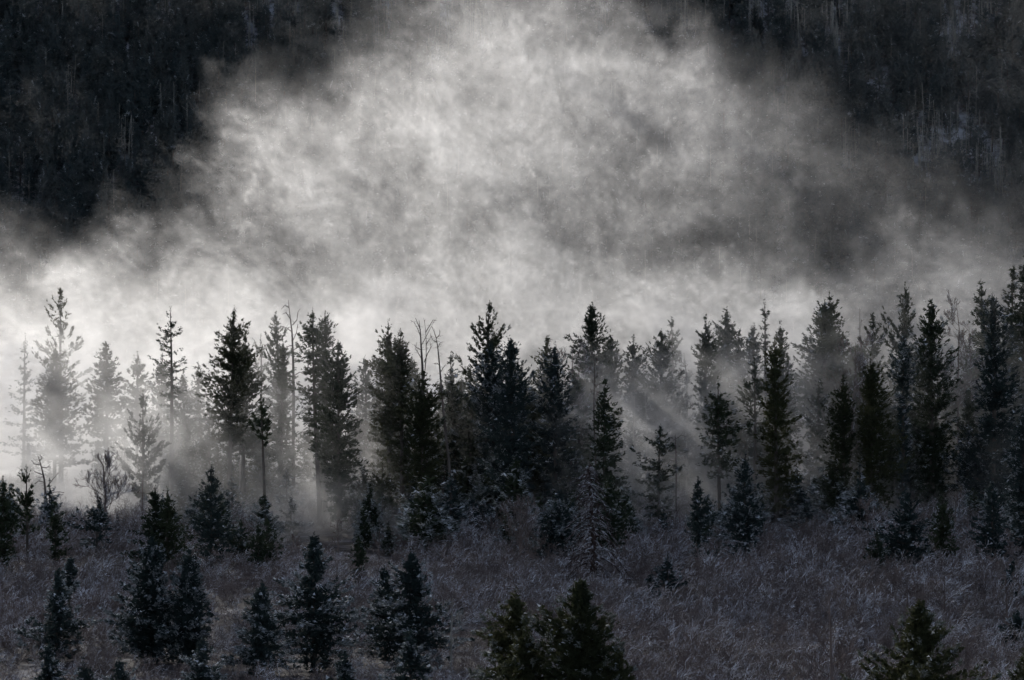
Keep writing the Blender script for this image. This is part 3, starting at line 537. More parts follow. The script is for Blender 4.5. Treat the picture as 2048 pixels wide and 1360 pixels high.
# dead and leafless trees
snag("dead_tree", "grey dead snag with short crooked branches, tallest bare stem left of centre", 300,
     [(588, 990), (586, 900), (587, 800), (586, 720), (584, 665), (581, 640), (577, 600)], 0.20,
     [[(578, 615), (570, 610), (562, 618)], [(582, 640), (572, 625), (566, 628)], [(585, 650), (594, 640), (596, 625), (600, 618)], [(585, 665), (572, 655), (560, 652)], [(586, 680), (592, 666), (595, 648)],
      [(586, 690), (575, 693), (570, 702)], [(587, 700), (596, 694), (603, 688)], [(587, 725), (597, 722), (606, 720)], [(587, 740), (575, 745), (566, 740)], [(587, 752), (600, 744), (612, 750)], [(587, 770), (578, 772), (570, 768)], [(588, 790), (597, 800), (604, 812)]], M_DEAD, twigs=26)
snag("dead_tree", "antler-topped dead tree with two close stems and forking bare crown", 266,
     [(846, 980), (846, 850), (846, 760), (844, 720), (842, 690), (841, 665), (838, 640)], 0.17,
     [[(848, 760), (852, 715), (852, 680), (850, 655), (848, 640)], [(841, 672), (834, 655), (828, 645), (822, 641)], [(841, 660), (836, 648), (831, 636)], [(843, 690), (853, 672), (862, 655), (870, 640)], [(851, 665), (860, 650), (866, 640), (872, 641)],
      [(844, 720), (836, 705), (831, 698), (834, 685)], [(848, 725), (856, 705), (862, 695), (861, 688)], [(842, 700), (833, 695), (829, 690)], [(852, 690), (858, 680), (864, 672)]], M_DEAD, twigs=30, twig_len=(0.15, 0.5))
snag("dead_tree", "leaning dead pole with a small forked tip and stubby twigs, right of the antler-topped tree", 262,
     [(906, 1010), (900, 940), (890, 860), (884, 790), (879, 730), (875, 690), (871, 670)], 0.15,
     [[(873, 678), (869, 665), (864, 653)], [(873, 676), (879, 670), (880, 662)], [(874, 684), (866, 680), (861, 672)], [(876, 695), (880, 686), (884, 684)], [(879, 730), (873, 726), (868, 728)], [(880, 745), (887, 735), (890, 730)]], M_DEAD, twigs=70, twig_len=(0.2, 0.6))
snag("dead_tree", "half-dead tree in the left thicket with bare spreading top branches", 249,
     [(90, 1090), (90, 1040), (90, 990), (88, 960), (82, 930), (77, 912)], 0.16,
     [[(92, 975), (100, 965), (108, 955), (116, 946)], [(91, 990), (104, 985), (118, 984), (126, 986)], [(90, 1000), (105, 992), (125, 990)], [(84, 935), (95, 935), (100, 930)], [(82, 930), (70, 928), (64, 920)], [(86, 950), (72, 945), (66, 942)], [(80, 922), (86, 915), (84, 908)], [(88, 965), (76, 962), (68, 968)]], M_DEAD, twigs=40)
snag("dead_tree", "thin dead pole standing behind the shaggy dark spruce", 258,
     [(1353, 1010), (1353, 950), (1352, 900), (1350, 868)], 0.09, [[(1352, 880), (1342, 876), (1334, 880)], [(1352, 878), (1362, 870), (1370, 872)], [(1352, 905), (1366, 906), (1376, 902)], [(1353, 925), (1342, 920), (1336, 926)]], M_DEAD, twigs=20)
snag("dead_tree", "thin leaning broken trunk propped among the pale stems at the centre", 268,
     [(880, 985), (888, 955), (896, 925)], 0.08, [[(884, 968), (895, 965), (903, 960)], [(890, 945), (884, 938), (880, 934)]], M_DEAD, twigs=10)

def drooping_tree():
    rg = np.random.default_rng(77); Y = 205.0
    X, _, Zt = at(1183, 926, Y); zg = float(gz(X, Y)); H = Zt - zg; m = Y / FPX
    r = root_at("dead_tree", (X, Y, zg), "rusty brown dead spruce with long drooping snow-dusted boughs, in front of the wood", "dead tree")
    zz = np.linspace(-0.2, H, 12); t = np.clip(zz / H, 0, 1)
    ax = np.stack([0.15 * np.sin(t * 5), 0 * t, zz], -1)
    V, F = poly_tube(ax, 0.27 * (1 - t) ** 0.8 + 0.022, 8); link("trunk", mesh_from("trunk", V, F, [M_RUST], smooth=True), r)
    pz = np.array([0, 0.25, 0.5, 0.75, 0.9, 1.0]); pw = np.array([78, 72, 55, 38, 22, 6]) * m
    for k in range(84):
        h = (0.12 + 0.87 * (k + rg.random()) / 84); a = k * 2.4 + rg.normal(0, 0.4); L = np.interp(h, pz, pw) * rg.uniform(0.7, 1.15)
        p = np.array([np.interp(h * H, zz, ax[:, c]) for c in range(3)]); d = np.array([math.cos(a), math.sin(a), 0])
        segs = []; prev = p; n = 7
        for q in range(1, n + 1):
            s = q / n
            nx = p + d * L * s + np.array([rg.normal(0, 0.03), rg.normal(0, 0.03), L * (0.30 * s - 1.05 * s * s)])
            segs.append((prev, nx, 0.055 * (1 - (q - 1) / n) + 0.017, 0.055 * (1 - q / n) + 0.017))
            for c in range(3):
                b = prev + (nx - prev) * rg.random(); e = d * rg.uniform(0.05, 0.3) + np.array([rg.normal(0, 0.22), rg.normal(0, 0.22), -rg.uniform(0.1, 0.4)])
                segs.append((b, b + e, 0.024, 0.012))
            prev = nx
        link("bough", seg_mesh("bough", segs, M_RUST, 4, 0.012), r)
drooping_tree()

B = bare_tree
B("bare_tree", "leafless branching tree with upswept limbs, beside the snow-bowed spruce", 245, 212, 925, 52, M_TWIG, 0.25, 12, 3, rad=0.13)
B("bare_tree", "slender leafless aspen with a round twiggy head, against glowing mist", 278, 365, 888, 40, M_ASPEN, 0.42, 10, 3, rad=0.11)
B("bare_tree", "second thin leafless stem just right of the round-headed aspen", 282, 376, 930, 22, M_ASPEN, 0.5, 6, 2, rad=0.07)
B("bare_tree", "pole-thin leafless tree between the twin-topped spruces and the gnarled conifer", 256, 285, 950, 14, M_TWIG, 0.3, 9, 2, rad=0.07)
B("bare_tree", "faint leafless tree with slanting limbs in the misty gap, left of the low tufted conifer", 268, 662, 905, 42, M_ASPEN, 0.3, 9, 3, rad=0.08)
B("bare_tree", "leafless tree with fine brown crown between the pyramid conifer and the frosted-skirted one", 274, 1140, 690, 55, M_TWIG, 0.35, 13, 3, rad=0.12)
B("bare_tree", "brown leafless crown on a dark stem, poking above the slender feathery conifer", 262, 1194, 712, 22, M_DEAD, 0.72, 9, 3, rad=0.12)
B("bare_tree", "tall leafless aspen with pale fine twigs, left of the black columnar conifer", 288, 1373, 705, 26, M_ASPEN, 0.45, 12, 3, rad=0.10)
B("bare_tree", "arching leafless tree with a fan of brown twigs, left of the slender lit column", 276, 1712, 685, 70, M_TWIG, 0.3, 14, 3, rad=0.12, lean=0.6)
B("bare_tree", "wide leafless crown of fine upswept twigs between the two dark right conifers", 284, 1915, 605, 52, M_TWIG, 0.4, 16, 3, rad=0.12)
B("bare_tree", "thin leafless tree against mist beside the thick rough-headed conifer", 288, 1945, 640, 34, M_TWIG, 0.4, 12, 3, rad=0.09)
B("bare_tree", "leafless top with few spikes above the hazy fingered pine", 305, 1722, 617, 16, M_TWIG, 0.6, 8, 2, rad=0.08)
B("bare_tree", "pale forked sapling glinting beside the broad twin-tipped spruce", 150, 902, 1196, 34, M_ASPEN, 0.2, 5, 2, rad=0.06, rmin=0.013)
B("bare_tree", "dark leafless small tree at the bottom border, left of the lone gold-edged pyramid", 128, 1662, 1180, 66, M_TWIG, 0.22, 14, 3, rad=0.09, rmin=0.012)
B("bare_tree", "leafless spreading tree with snow-lined limbs above the lone gold-edged pyramid", 168, 1890, 1165, 55, M_TWIG, 0.3, 8, 3, rad=0.07, rmin=0.014)
B("bare_tree", "second spreading snow-lined tree, left of the one above the gold-edged pyramid", 170, 1815, 1160, 60, M_TWIG, 0.35, 8, 3, rad=0.06, rmin=0.014)
B("bare_tree", "leafless snow-lined tree near the right edge of the brush", 170, 2014, 1140, 50, M_TWIG, 0.25, 9, 3, rad=0.07, rmin=0.014)
B("bare_tree", "dark-twigged leafless tree left of the stout black-green pyramid", 238, 1735, 1000, 34, M_TWIG, 0.2, 10, 3, rad=0.08)
B("bare_tree", "fine leafless sapling between the two-spiked conifer and the neat little one", 243, 1912, 985, 28, M_TWIG, 0.25, 9, 3, rad=0.06)
B("bare_tree", "leafless shrub-tree with twisted snowy limbs, left of the frosted sloping conifer mass", 222, 1040, 1030, 60, M_TWIG, 0.15, 12, 3, rad=0.08)
B("bare_tree", "thin upright sapling on the brush line, centre of the misty clearing", 233, 676, 1040, 14, M_TWIG, 0.3, 8, 2, rad=0.04)
B("bare_tree", "thin upright sapling on the brush line, right end of the misty clearing", 234, 758, 1058, 16, M_TWIG, 0.3, 8, 2, rad=0.04)
B("bare_tree", "thin twiggy sapling on the brush line, left end of the misty clearing", 234, 588, 1075, 16, M_TWIG, 0.25, 8, 2, rad=0.04)
stems = []
for i, (px, py, Y, half) in enumerate([(925, 760, 276, 10), (938, 770, 279, 9), (950, 790, 282, 9), (914, 800, 284, 8), (1265, 770, 281, 18), (1293, 760, 277, 20), (1063, 880, 276, 8), (1056, 900, 280, 8), (1250, 860, 298, 14), (1405, 800, 294, 16),
                                       (1712, 830, 292, 14), (1842, 820, 282, 12), (1852, 830, 286, 12), (1625, 800, 300, 16), (1328, 800, 300, 14), (480, 880, 290, 14), (700, 900, 296, 12), (744, 880, 300, 12), (1788, 830, 280, 12), (1950, 800, 284, 14), (1885, 830, 290, 12)]):
    stems.append((px, Y, B("aspen_tree", "thin pale leafless stem rising among the shadowed trunks of the wood", Y, px, py, half, M_ASPEN, 0.55, 6, 2, rad=0.10, group="thin pale stems inside the wood")))

# ------------------------------------------------------------------ half-hidden conifers filling the wood
def fillers():
    rg = np.random.default_rng(5); protos = []
    for k in range(8):
        H = 15.0; w = rg.uniform(1.5, 2.2); st = ["dense", "spruce", "pine", "dense", "spruce", "shelf", "dense", "pine"][k]
        prof = [(H, .05, .05), (H * .93, w * .3, w * .3), (H * .8, w * .55, w * .6), (H * .6, w * .9, w * .8), (H * .4, w, w * 1.05), (H * .2, w * .9, w)]
        (V, F, sn), (Vt, Ft) = conifer(900 + k, H, prof, st, 1.15, 0.18)
        protos.append((mesh_from("crown", V, F, [M_SPRUCE if k % 2 else M_PINE], sn), mesh_from("trunk", Vt, Ft, [M_BARK], smooth=True)))
    sx = [0, 280, 320, 500, 560, 720, 760, 1150, 1200, 1390, 1430, 1600, 1640, 1880, 1930, 2048]
    sy = [860, 850, 800, 790, 800, 790, 730, 720, 770, 800, 700, 690, 690, 670, 640, 620]
    made = []
    for k in range(196):
        px = (k + rg.random()) / 196 * 2100 - 26
        if px < 300 and rg.random() < 0.6: continue
        if 545 < px < 740 and rg.random() < 0.6: continue
        if 1235 < px < 1400 and rg.random() < 0.5: continue
        if 1590 < px < 1660 and rg.random() < 0.6: continue
        Y = rg.uniform(276, 334); py = np.interp(px, sx, sy) + rg.uniform(5, 150) + (40 if Y < 285 else 0)
        X, _, Zt = at(px, py, Y); zg = float(gz(X, Y)); H = Zt - zg
        if H < 4: continue
        r = root_at("fir_tree", (X, Y, zg), "", "tree", "half hidden conifers inside the wood"); made.append((px, Y, r))  # conifers of mixed form, not only firs
        s = H / 15.0; cm, tm = protos[rg.integers(0, 8)]; q = rg.uniform(1.0, 1.4); r.scale = (s * q, s * q, s); r.rotation_euler = (rg.normal(0, .02), rg.normal(0, .02), rg.uniform(0, 6.28))
        link("trunk", tm, r); link("crown", cm, r)
    for k in range(26):
        px = rg.uniform(735, 1165) if k < 14 else rg.uniform(1400, 2060)
        Y = rg.uniform(270, 286) if k < 14 else rg.uniform(278, 290); py = np.interp(px, sx, sy) + rg.uniform(15, 130)
        X, _, Zt = at(px, py, Y); zg = float(gz(X, Y)); H = Zt - zg
        r = root_at("fir_tree", (X, Y, zg), "", "tree", "half hidden conifers inside the wood"); made.append((px, Y, r))
        s = H / 15.0; cm, tm = protos[rg.integers(0, 8)]; q = rg.uniform(1.05, 1.4); r.scale = (s * q, s * q, s); r.rotation_euler = (rg.normal(0, .025), rg.normal(0, .025), rg.uniform(0, 6.28))
        link("trunk", tm, r); link("crown", cm, r)
    name_by_neighbour(made, [o + " half-hidden conifer behind the %s" for o in ORD])

def short(t, n):
    w = t.split(); w = w[:n]
    while w[-1] in ("with", "a", "and", "the", "of", "in", "on", "by", "at", "under", "its", "one", "two", "to", "from", "left", "right") or w[-1].endswith("'s"): w.pop()
    return " ".join(w)

def name_by_neighbour(made, words, near=(235, 300)):
    """label each by the tree it stands behind, counted from front to back"""
    by = {}
    for px, Y, r in made:
        h = min((h for h in HEROES if near[0] < h[1] < near[1]), key=lambda h: abs(h[0] - px) + (30 if h[1] > Y else 0)); by.setdefault(h[2], []).append((Y, px, r))
    for ph, lst in by.items():
        lst.sort(key=lambda q: q[0])
        for i, q in enumerate(lst):
            w = words[min(i, len(words) - 1)]; q[2]["label"] = w % short(ph, 17 - len(w.split()))
fillers()
name_by_neighbour(stems, ["thin pale leafless stem beside the %s", "second thin pale stem beside the %s", "third thin pale stem beside the %s", "fourth thin pale stem beside the %s"])

def young():
    rg = np.random.default_rng(15); protos = []
    for k in range(6):
        H = 5.0; w = rg.uniform(1.0, 1.5)
        prof = [(H, .05, .05), (H * .9, w * .3, w * .3), (H * .7, w * .6, w * .55), (H * .45, w * .9, w), (H * .2, w, w * .95), (H * .05, w * .8, w * .8)]
        (V, F, sn), (Vt, Ft) = conifer(950 + k, H, prof, ["dense", "spruce", "dense", "shelf", "dense", "spruce"][k], 0.95, 0.95)
        protos.append((mesh_from("crown", V, F, [M_BLUE if k % 2 else M_SPRUCE], sn), mesh_from("trunk", Vt, Ft, [M_BARK], smooth=True)))
    made = []
    for k in range(170):
        px = rg.uniform(-20, 2070); Y = rg.uniform(236, 288)
        if 545 < px < 715 and (Y < 270 or rg.random() < .6): continue
        if px < 300 and Y > 258: continue
        if Y < 243 and rg.random() < .5: continue
        if 1570 < px < 1980 and rg.random() < .55: continue
        if 1240 < px < 1400 and rg.random() < .5: continue
        X = (px - 1024) / FPX * Y; zg = float(gz(X, Y)); H = rg.uniform(2.0, 6.0) * (1.25 if px > 1500 or 700 < px < 1100 else 0.9)
        r = root_at("young_conifer", (X, Y, zg), "", "tree", "young conifers at the foot of the wood"); made.append((px, Y, r))
        s = H / 5.0; cm, tm = protos[rg.integers(0, 6)]; r.scale = (s * rg.uniform(.9, 1.4),) * 2 + (s,); r.rotation_euler = (0, 0, rg.uniform(0, 6.28))
        link("trunk", tm, r); link("crown", cm, r)
    name_by_neighbour(made, [o + " young conifer below the %s" for o in ORD], (235, 290))
young()

# ------------------------------------------------------------------ forest on the mountainside
def far_forest():
    rg = np.random.default_rng(21); protos = []
    for k in range(7):
        H = 16.0; w = rg.uniform(2.3, 3.3)
        prof = [(H, .05, .05), (H * .9, w * .28, w * .28), (H * .7, w * .6, w * .6), (H * .45, w * .9, w * .9), (H * .25, w, w), (H * .14, w * .8, w * .8)]
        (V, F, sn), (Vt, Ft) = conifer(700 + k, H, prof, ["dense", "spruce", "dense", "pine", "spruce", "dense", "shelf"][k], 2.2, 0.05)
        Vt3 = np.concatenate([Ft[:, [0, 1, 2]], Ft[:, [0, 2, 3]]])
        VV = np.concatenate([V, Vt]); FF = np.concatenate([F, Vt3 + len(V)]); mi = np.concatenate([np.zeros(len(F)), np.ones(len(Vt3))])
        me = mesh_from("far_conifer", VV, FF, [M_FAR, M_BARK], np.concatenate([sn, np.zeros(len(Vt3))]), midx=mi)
        protos.append(me)
    gaps = [(500, 60, 20, 70), (545, 40, 12, 60), (590, 50, 16, 80), (690, 80, 14, 80), (765, 40, 30, 70), (890, 50, 26, 70), (945, 60, 14, 60), (1200, 30, 16, 60), (1345, 20, 22, 60), (1380, 30, 10, 50), (1515, 30, 18, 60), (1580, 20, 16, 50), (1595, 60, 12, 60), (1668, 62, 22, 40),
            (1715, 20, 10, 40), (1812, 10, 16, 40), (1895, 40, 14, 60), (1932, 40, 32, 60), (1985, 20, 18, 40), (1905, 125, 10, 30), (1845, 290, 26, 70), (1872, 310, 20, 60), (1920, 280, 16, 65), (1945, 300, 12, 60), (1985, 340, 18, 70), (2000, 370, 10, 50), (1705, 335, 14, 40),
            (330, 15, 24, 40), (80, 30, 14, 30), (235, 20, 12, 40), (140, 210, 10, 40), (250, 300, 12, 40), (1560, 200, 14, 40), (1680, 110, 12, 40)]
    pts = []
    for Yr in np.arange(652, 862, 3.0):
        for Xr in np.arange(-172, 172, 3.7):
            x = Xr + rg.uniform(-2.4, 2.4); y = Yr + rg.uniform(-2, 2); z = float(hz(np.array(x), np.array(y)))
            px = 1024 + x / y * FPX; py = 680 - z / y * FPX
            if rg.random() < 0.12: continue
            if px < -140 or px > 2190 or py < -260: continue
            bad = False
            for (gx, gy, gw, gh) in gaps:
                # keep clear from the gap down the slope by a tree's height, so that the snow shows
                if abs(px - gx) < gw * 0.75 + 3 and gy - gh * 0.5 < py < gy + gh * 0.35 + 85: bad = True; break
            if bad and rg.random() < 0.48: continue
            h = rg.uniform(0.62, 1.12) * (0.8 if rg.random() < 0.3 else 1.0)
            if bad: h *= rg.uniform(0.35, 0.6)
            pts.append((x, y, z, h, px, py))
    # the ones that show largest: in the clear dark parts of the slope, nearest first
    def clear(p):
        px, py = p[4], p[5]
        return (px < 560 and py < 610 - 0.35 * px) or (px > 1250 and py < 260 + (px - 1250) * 0.2) or (px > 1700 and py < 480)
    vis = [p for p in pts if clear(p) and -10 < p[5] < 640 and -20 < p[4] < 2068]
    vis.sort(key=lambda p: p[1] - 40 * p[3]); chosen = vis[:290]; ids = set(id(p) for p in chosen)
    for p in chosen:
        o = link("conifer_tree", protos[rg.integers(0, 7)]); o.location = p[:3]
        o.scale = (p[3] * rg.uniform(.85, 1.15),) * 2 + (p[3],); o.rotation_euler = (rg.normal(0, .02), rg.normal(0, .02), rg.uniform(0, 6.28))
        px, py = p[4], p[5] - 60
        row = ["at the very top of the slope", "high on the slope", "halfway up the slope", "just above the mist"][int(np.clip(py // 110, 0, 3))]
        if px < 900: colm = "near the left edge" if px < 140 else "a little in from the left edge" if px < 270 else "between left edge and snow plume" if px < 410 else "close to the snow plume's left flank"; side = "left"
        else: colm = "close to the snow plume's right flank" if px < 1500 else "between snow plume and right edge" if px < 1720 else "by the snowy gaps at right" if px < 1930 else "near the right edge"; side = "right"
        tag(o, "mountainside conifer %s, %s" % (row, colm), "tree", "mountainside conifers %s of the snow plume" % side)
    rest = [p for p in pts if id(p) not in ids]
    # thin trunks standing in and round the snowy gaps
    segs = []
    for (gx, gy, gw, gh) in gaps:
        for k in range(int(8 + gw * 0.5)):
            px = gx + rg.uniform(-1.3, 1.3) * gw; py = gy + rg.uniform(-.4, 1.2) * gh + 20
            y = 640 + 0.0; # march up the slope to the sight line
            for y in np.arange(650, 866, 2.0):
                x = (px - 1024) / FPX * y; z = float(hz(np.array(x), np.array(y)))
                if 680 - z / y * FPX < py: break
            h = rg.uniform(7, 15); r0 = rg.uniform(.09, .17); b = np.array([x, y, z - .3]); e = b + np.array([rg.normal(0, .3), rg.normal(0, .3), h])
            segs.append((b, e, r0, r0 * .45))
            for c in range(9):
                q = b + (e - b) * rg.uniform(.3, 1); a = rg.uniform(0, 6.28); l = rg.uniform(.4, 1.6)
                segs.append((q, q + np.array([math.cos(a) * l, math.sin(a) * l, rg.uniform(-.2, .8) * l]), .045, .02))
    for k in range(520):
        y = rg.uniform(655, 860); x = rg.uniform(-.19, .19) * y; z = float(hz(np.array(x), np.array(y))); h = rg.uniform(8, 16); b = np.array([x, y, z - .3]); e = b + np.array([rg.normal(0, .3), rg.normal(0, .3), h])
        r0 = rg.uniform(.09, .16); segs.append((b, e, r0, r0 * .4))
        for c in range(10):
            q = b + (e - b) * rg.uniform(.35, 1); a = rg.uniform(0, 6.28); l = rg.uniform(.5, 2.0)
            segs.append((q, q + np.array([math.cos(a) * l, math.sin(a) * l, rg.uniform(0, 1.0) * l]), .04, .018))
    o = link("bare_forest", seg_mesh("bare_forest", segs, M_ASPEN, 4)); tag(o, "thin leafless trunks massed on the snowy mountainside", kind="stuff")
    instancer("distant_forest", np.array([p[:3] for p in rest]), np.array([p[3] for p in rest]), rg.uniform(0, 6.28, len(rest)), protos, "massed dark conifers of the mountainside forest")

def instancer(name, P, scale, rot, meshes, label, which=None):
    """ONE object of kind stuff: geometry-node instances of a few meshes on points"""
    me = bpy.data.meshes.new(name); me.vertices.add(len(P)); me.vertices.foreach_set("co", np.asarray(P, np.float32).ravel())
    for nm, ar in (("isc", scale), ("irot", rot)):
        a = me.attributes.new(nm, 'FLOAT', 'POINT'); a.data.foreach_set("value", np.asarray(ar, np.float32))
    rg = np.random.default_rng(len(P)); a = me.attributes.new("ivar", 'INT', 'POINT'); a.data.foreach_set("value", (rg.integers(0, len(meshes), len(P)) if which is None else np.array(which)).astype(np.int32))
    o = link(name, me)
    for m in meshes[0].materials: me.materials.append(m)
    ng = bpy.data.node_groups.new(name, "GeometryNodeTree")
    ng.interface.new_socket("Geometry", in_out="INPUT", socket_type="NodeSocketGeometry"); ng.interface.new_socket("Geometry", in_out="OUTPUT", socket_type="NodeSocketGeometry")
    N, L = ng.nodes, ng.links; gi = N.new("NodeGroupInput"); go = N.new("NodeGroupOutput"); jn = N.new("GeometryNodeJoinGeometry")
    def attr(nm, ty):
        n = N.new("GeometryNodeInputNamedAttribute"); n.data_type = ty; n.inputs[0].default_value = nm; return n.outputs["Attribute"]
    sca = attr("isc", 'FLOAT'); rt = attr("irot", 'FLOAT'); va = attr("ivar", 'INT')
    cx = N.new("ShaderNodeCombineXYZ"); L.new(rt, cx.inputs[2])
    for k, m in enumerate(meshes):
        src = bpy.data.objects.new(name + "_source", m)   # not linked to the scene: only a geometry source
        oi = N.new("GeometryNodeObjectInfo"); oi.inputs[0].default_value = src
        cmp_ = N.new("FunctionNodeCompare"); cmp_.data_type = 'INT'; cmp_.operation = 'EQUAL'; L.new(va, cmp_.inputs[2]); cmp_.inputs[3].default_value = k
        ip = N.new("GeometryNodeInstanceOnPoints"); L.new(gi.outputs[0], ip.inputs["Points"]); L.new(cmp_.outputs[0], ip.inputs["Selection"])
        L.new(oi.outputs["Geometry"], ip.inputs["Instance"]); L.new(cx.outputs[0], ip.inputs["Rotation"]); L.new(sca, ip.inputs["Scale"])
        L.new(ip.outputs[0], jn.inputs[0])
    L.new(jn.outputs[0], go.inputs[0])
    md = o.modifiers.new("scatter", 'NODES'); md.node_group = ng
    return tag(o, label, kind="stuff")
far_forest()

# ------------------------------------------------------------------ brush
def brush():
    rg = np.random.default_rng(3); meshes = []
    for k in range(10):
        segs = []; tall = k >= 6
        for q in range(6 if tall else 7):
            a = rg.uniform(0, 6.283); b = np.array([math.cos(a), math.sin(a), 0]) * rg.uniform(0, 0.35)
            o_ = 0.5 if tall else 0.85
            d = np.array([math.cos(a) * o_ + 0.2, math.sin(a) * o_, rg.uniform(0.6, 1.2) if tall else rg.uniform(0.35, 1.1)]); d /= np.linalg.norm(d)
            grow(rg, b + np.array([0, 0, -0.1]), d, rg.uniform(1.7, 2.5) if tall else rg.uniform(1.2, 1.9), 0.036 if tall else 0.030, 3, segs, 0.5, 0.10, (1, 3), 0.05)
        meshes.append(seg_mesh("brush", segs, M_TWIG, 3, 0.0125 if tall else 0.0140))
    near = [(at(h[0], 0, h[1])[0], h[1]) for h in HEROES if h[1] < 205] + [(at(1183, 0, 205)[0] + d, 205.0) for d in (-1.8, 0, 1.8)]
    P = []; S = []; W = []
    for y in np.arange(104, 322, 1.75):
        w = 0.19 * y + 4
        for x in np.arange(-w, w, 1.75):
            xx = x + rg.uniform(-.9, .9); yy = y + rg.uniform(-.9, .9); px = 1024 + xx / yy * FPX
            lim = np.interp(px, [0, 250, 420, 560, 780, 960, 1250, 1500, 1750, 2048], [246, 243, 238, 233, 234, 248, 250, 256, 258, 254])
            inside = yy > lim
            if inside and (rg.random() < 0.3 or (540 < px < 800 and yy < 262)): continue
            if any(abs(xx - hx) < 1.7 and -1 < hy - yy < 8 for hx, hy in near) and rg.random() < 0.85: continue
            n1 = math.sin(xx * .31 + 1.7 * math.sin(yy * .17)) * math.sin(yy * .23 + xx * .07)
            if n1 < -0.3 and rg.random() < 0.45: continue
            big = np.interp(px, [0, 500, 700, 900, 1150, 1500, 1800, 2048], [1.0, .8, .7, .9, 1.0, 1.05, 1.1, 1.1])
            sc_ = big * (0.54 + 0.26 * n1 + 0.52 * rg.random()) * np.interp(yy, [104, 150, 200, 262, 320], [0.70, 0.80, 0.95, 1.1, 1.15])
            p_tall = np.interp(yy, [104, 160, 200, 230, 260], [0.03, 0.06, 0.08, 0.14, 0.35]) * np.interp(px, [0, 500, 800, 1100, 2048], [0.9, 0.6, 0.6, 1.2, 1.5])
            t = rg.random() < p_tall
            P.append((xx, yy, float(gz(xx, yy)))); S.append(rg.uniform(0.5, 1.0) * (0.75 if yy < 235 else 1.15) if t else sc_); W.append(rg.integers(6, 10) if t else rg.integers(0, 6))
    instancer("brush_undergrowth", np.array(P), np.array(S), rg.uniform(-0.8, 0.8, len(P)), meshes, "dense leafless snow-dusted brush covering the near slope", W)
brush()

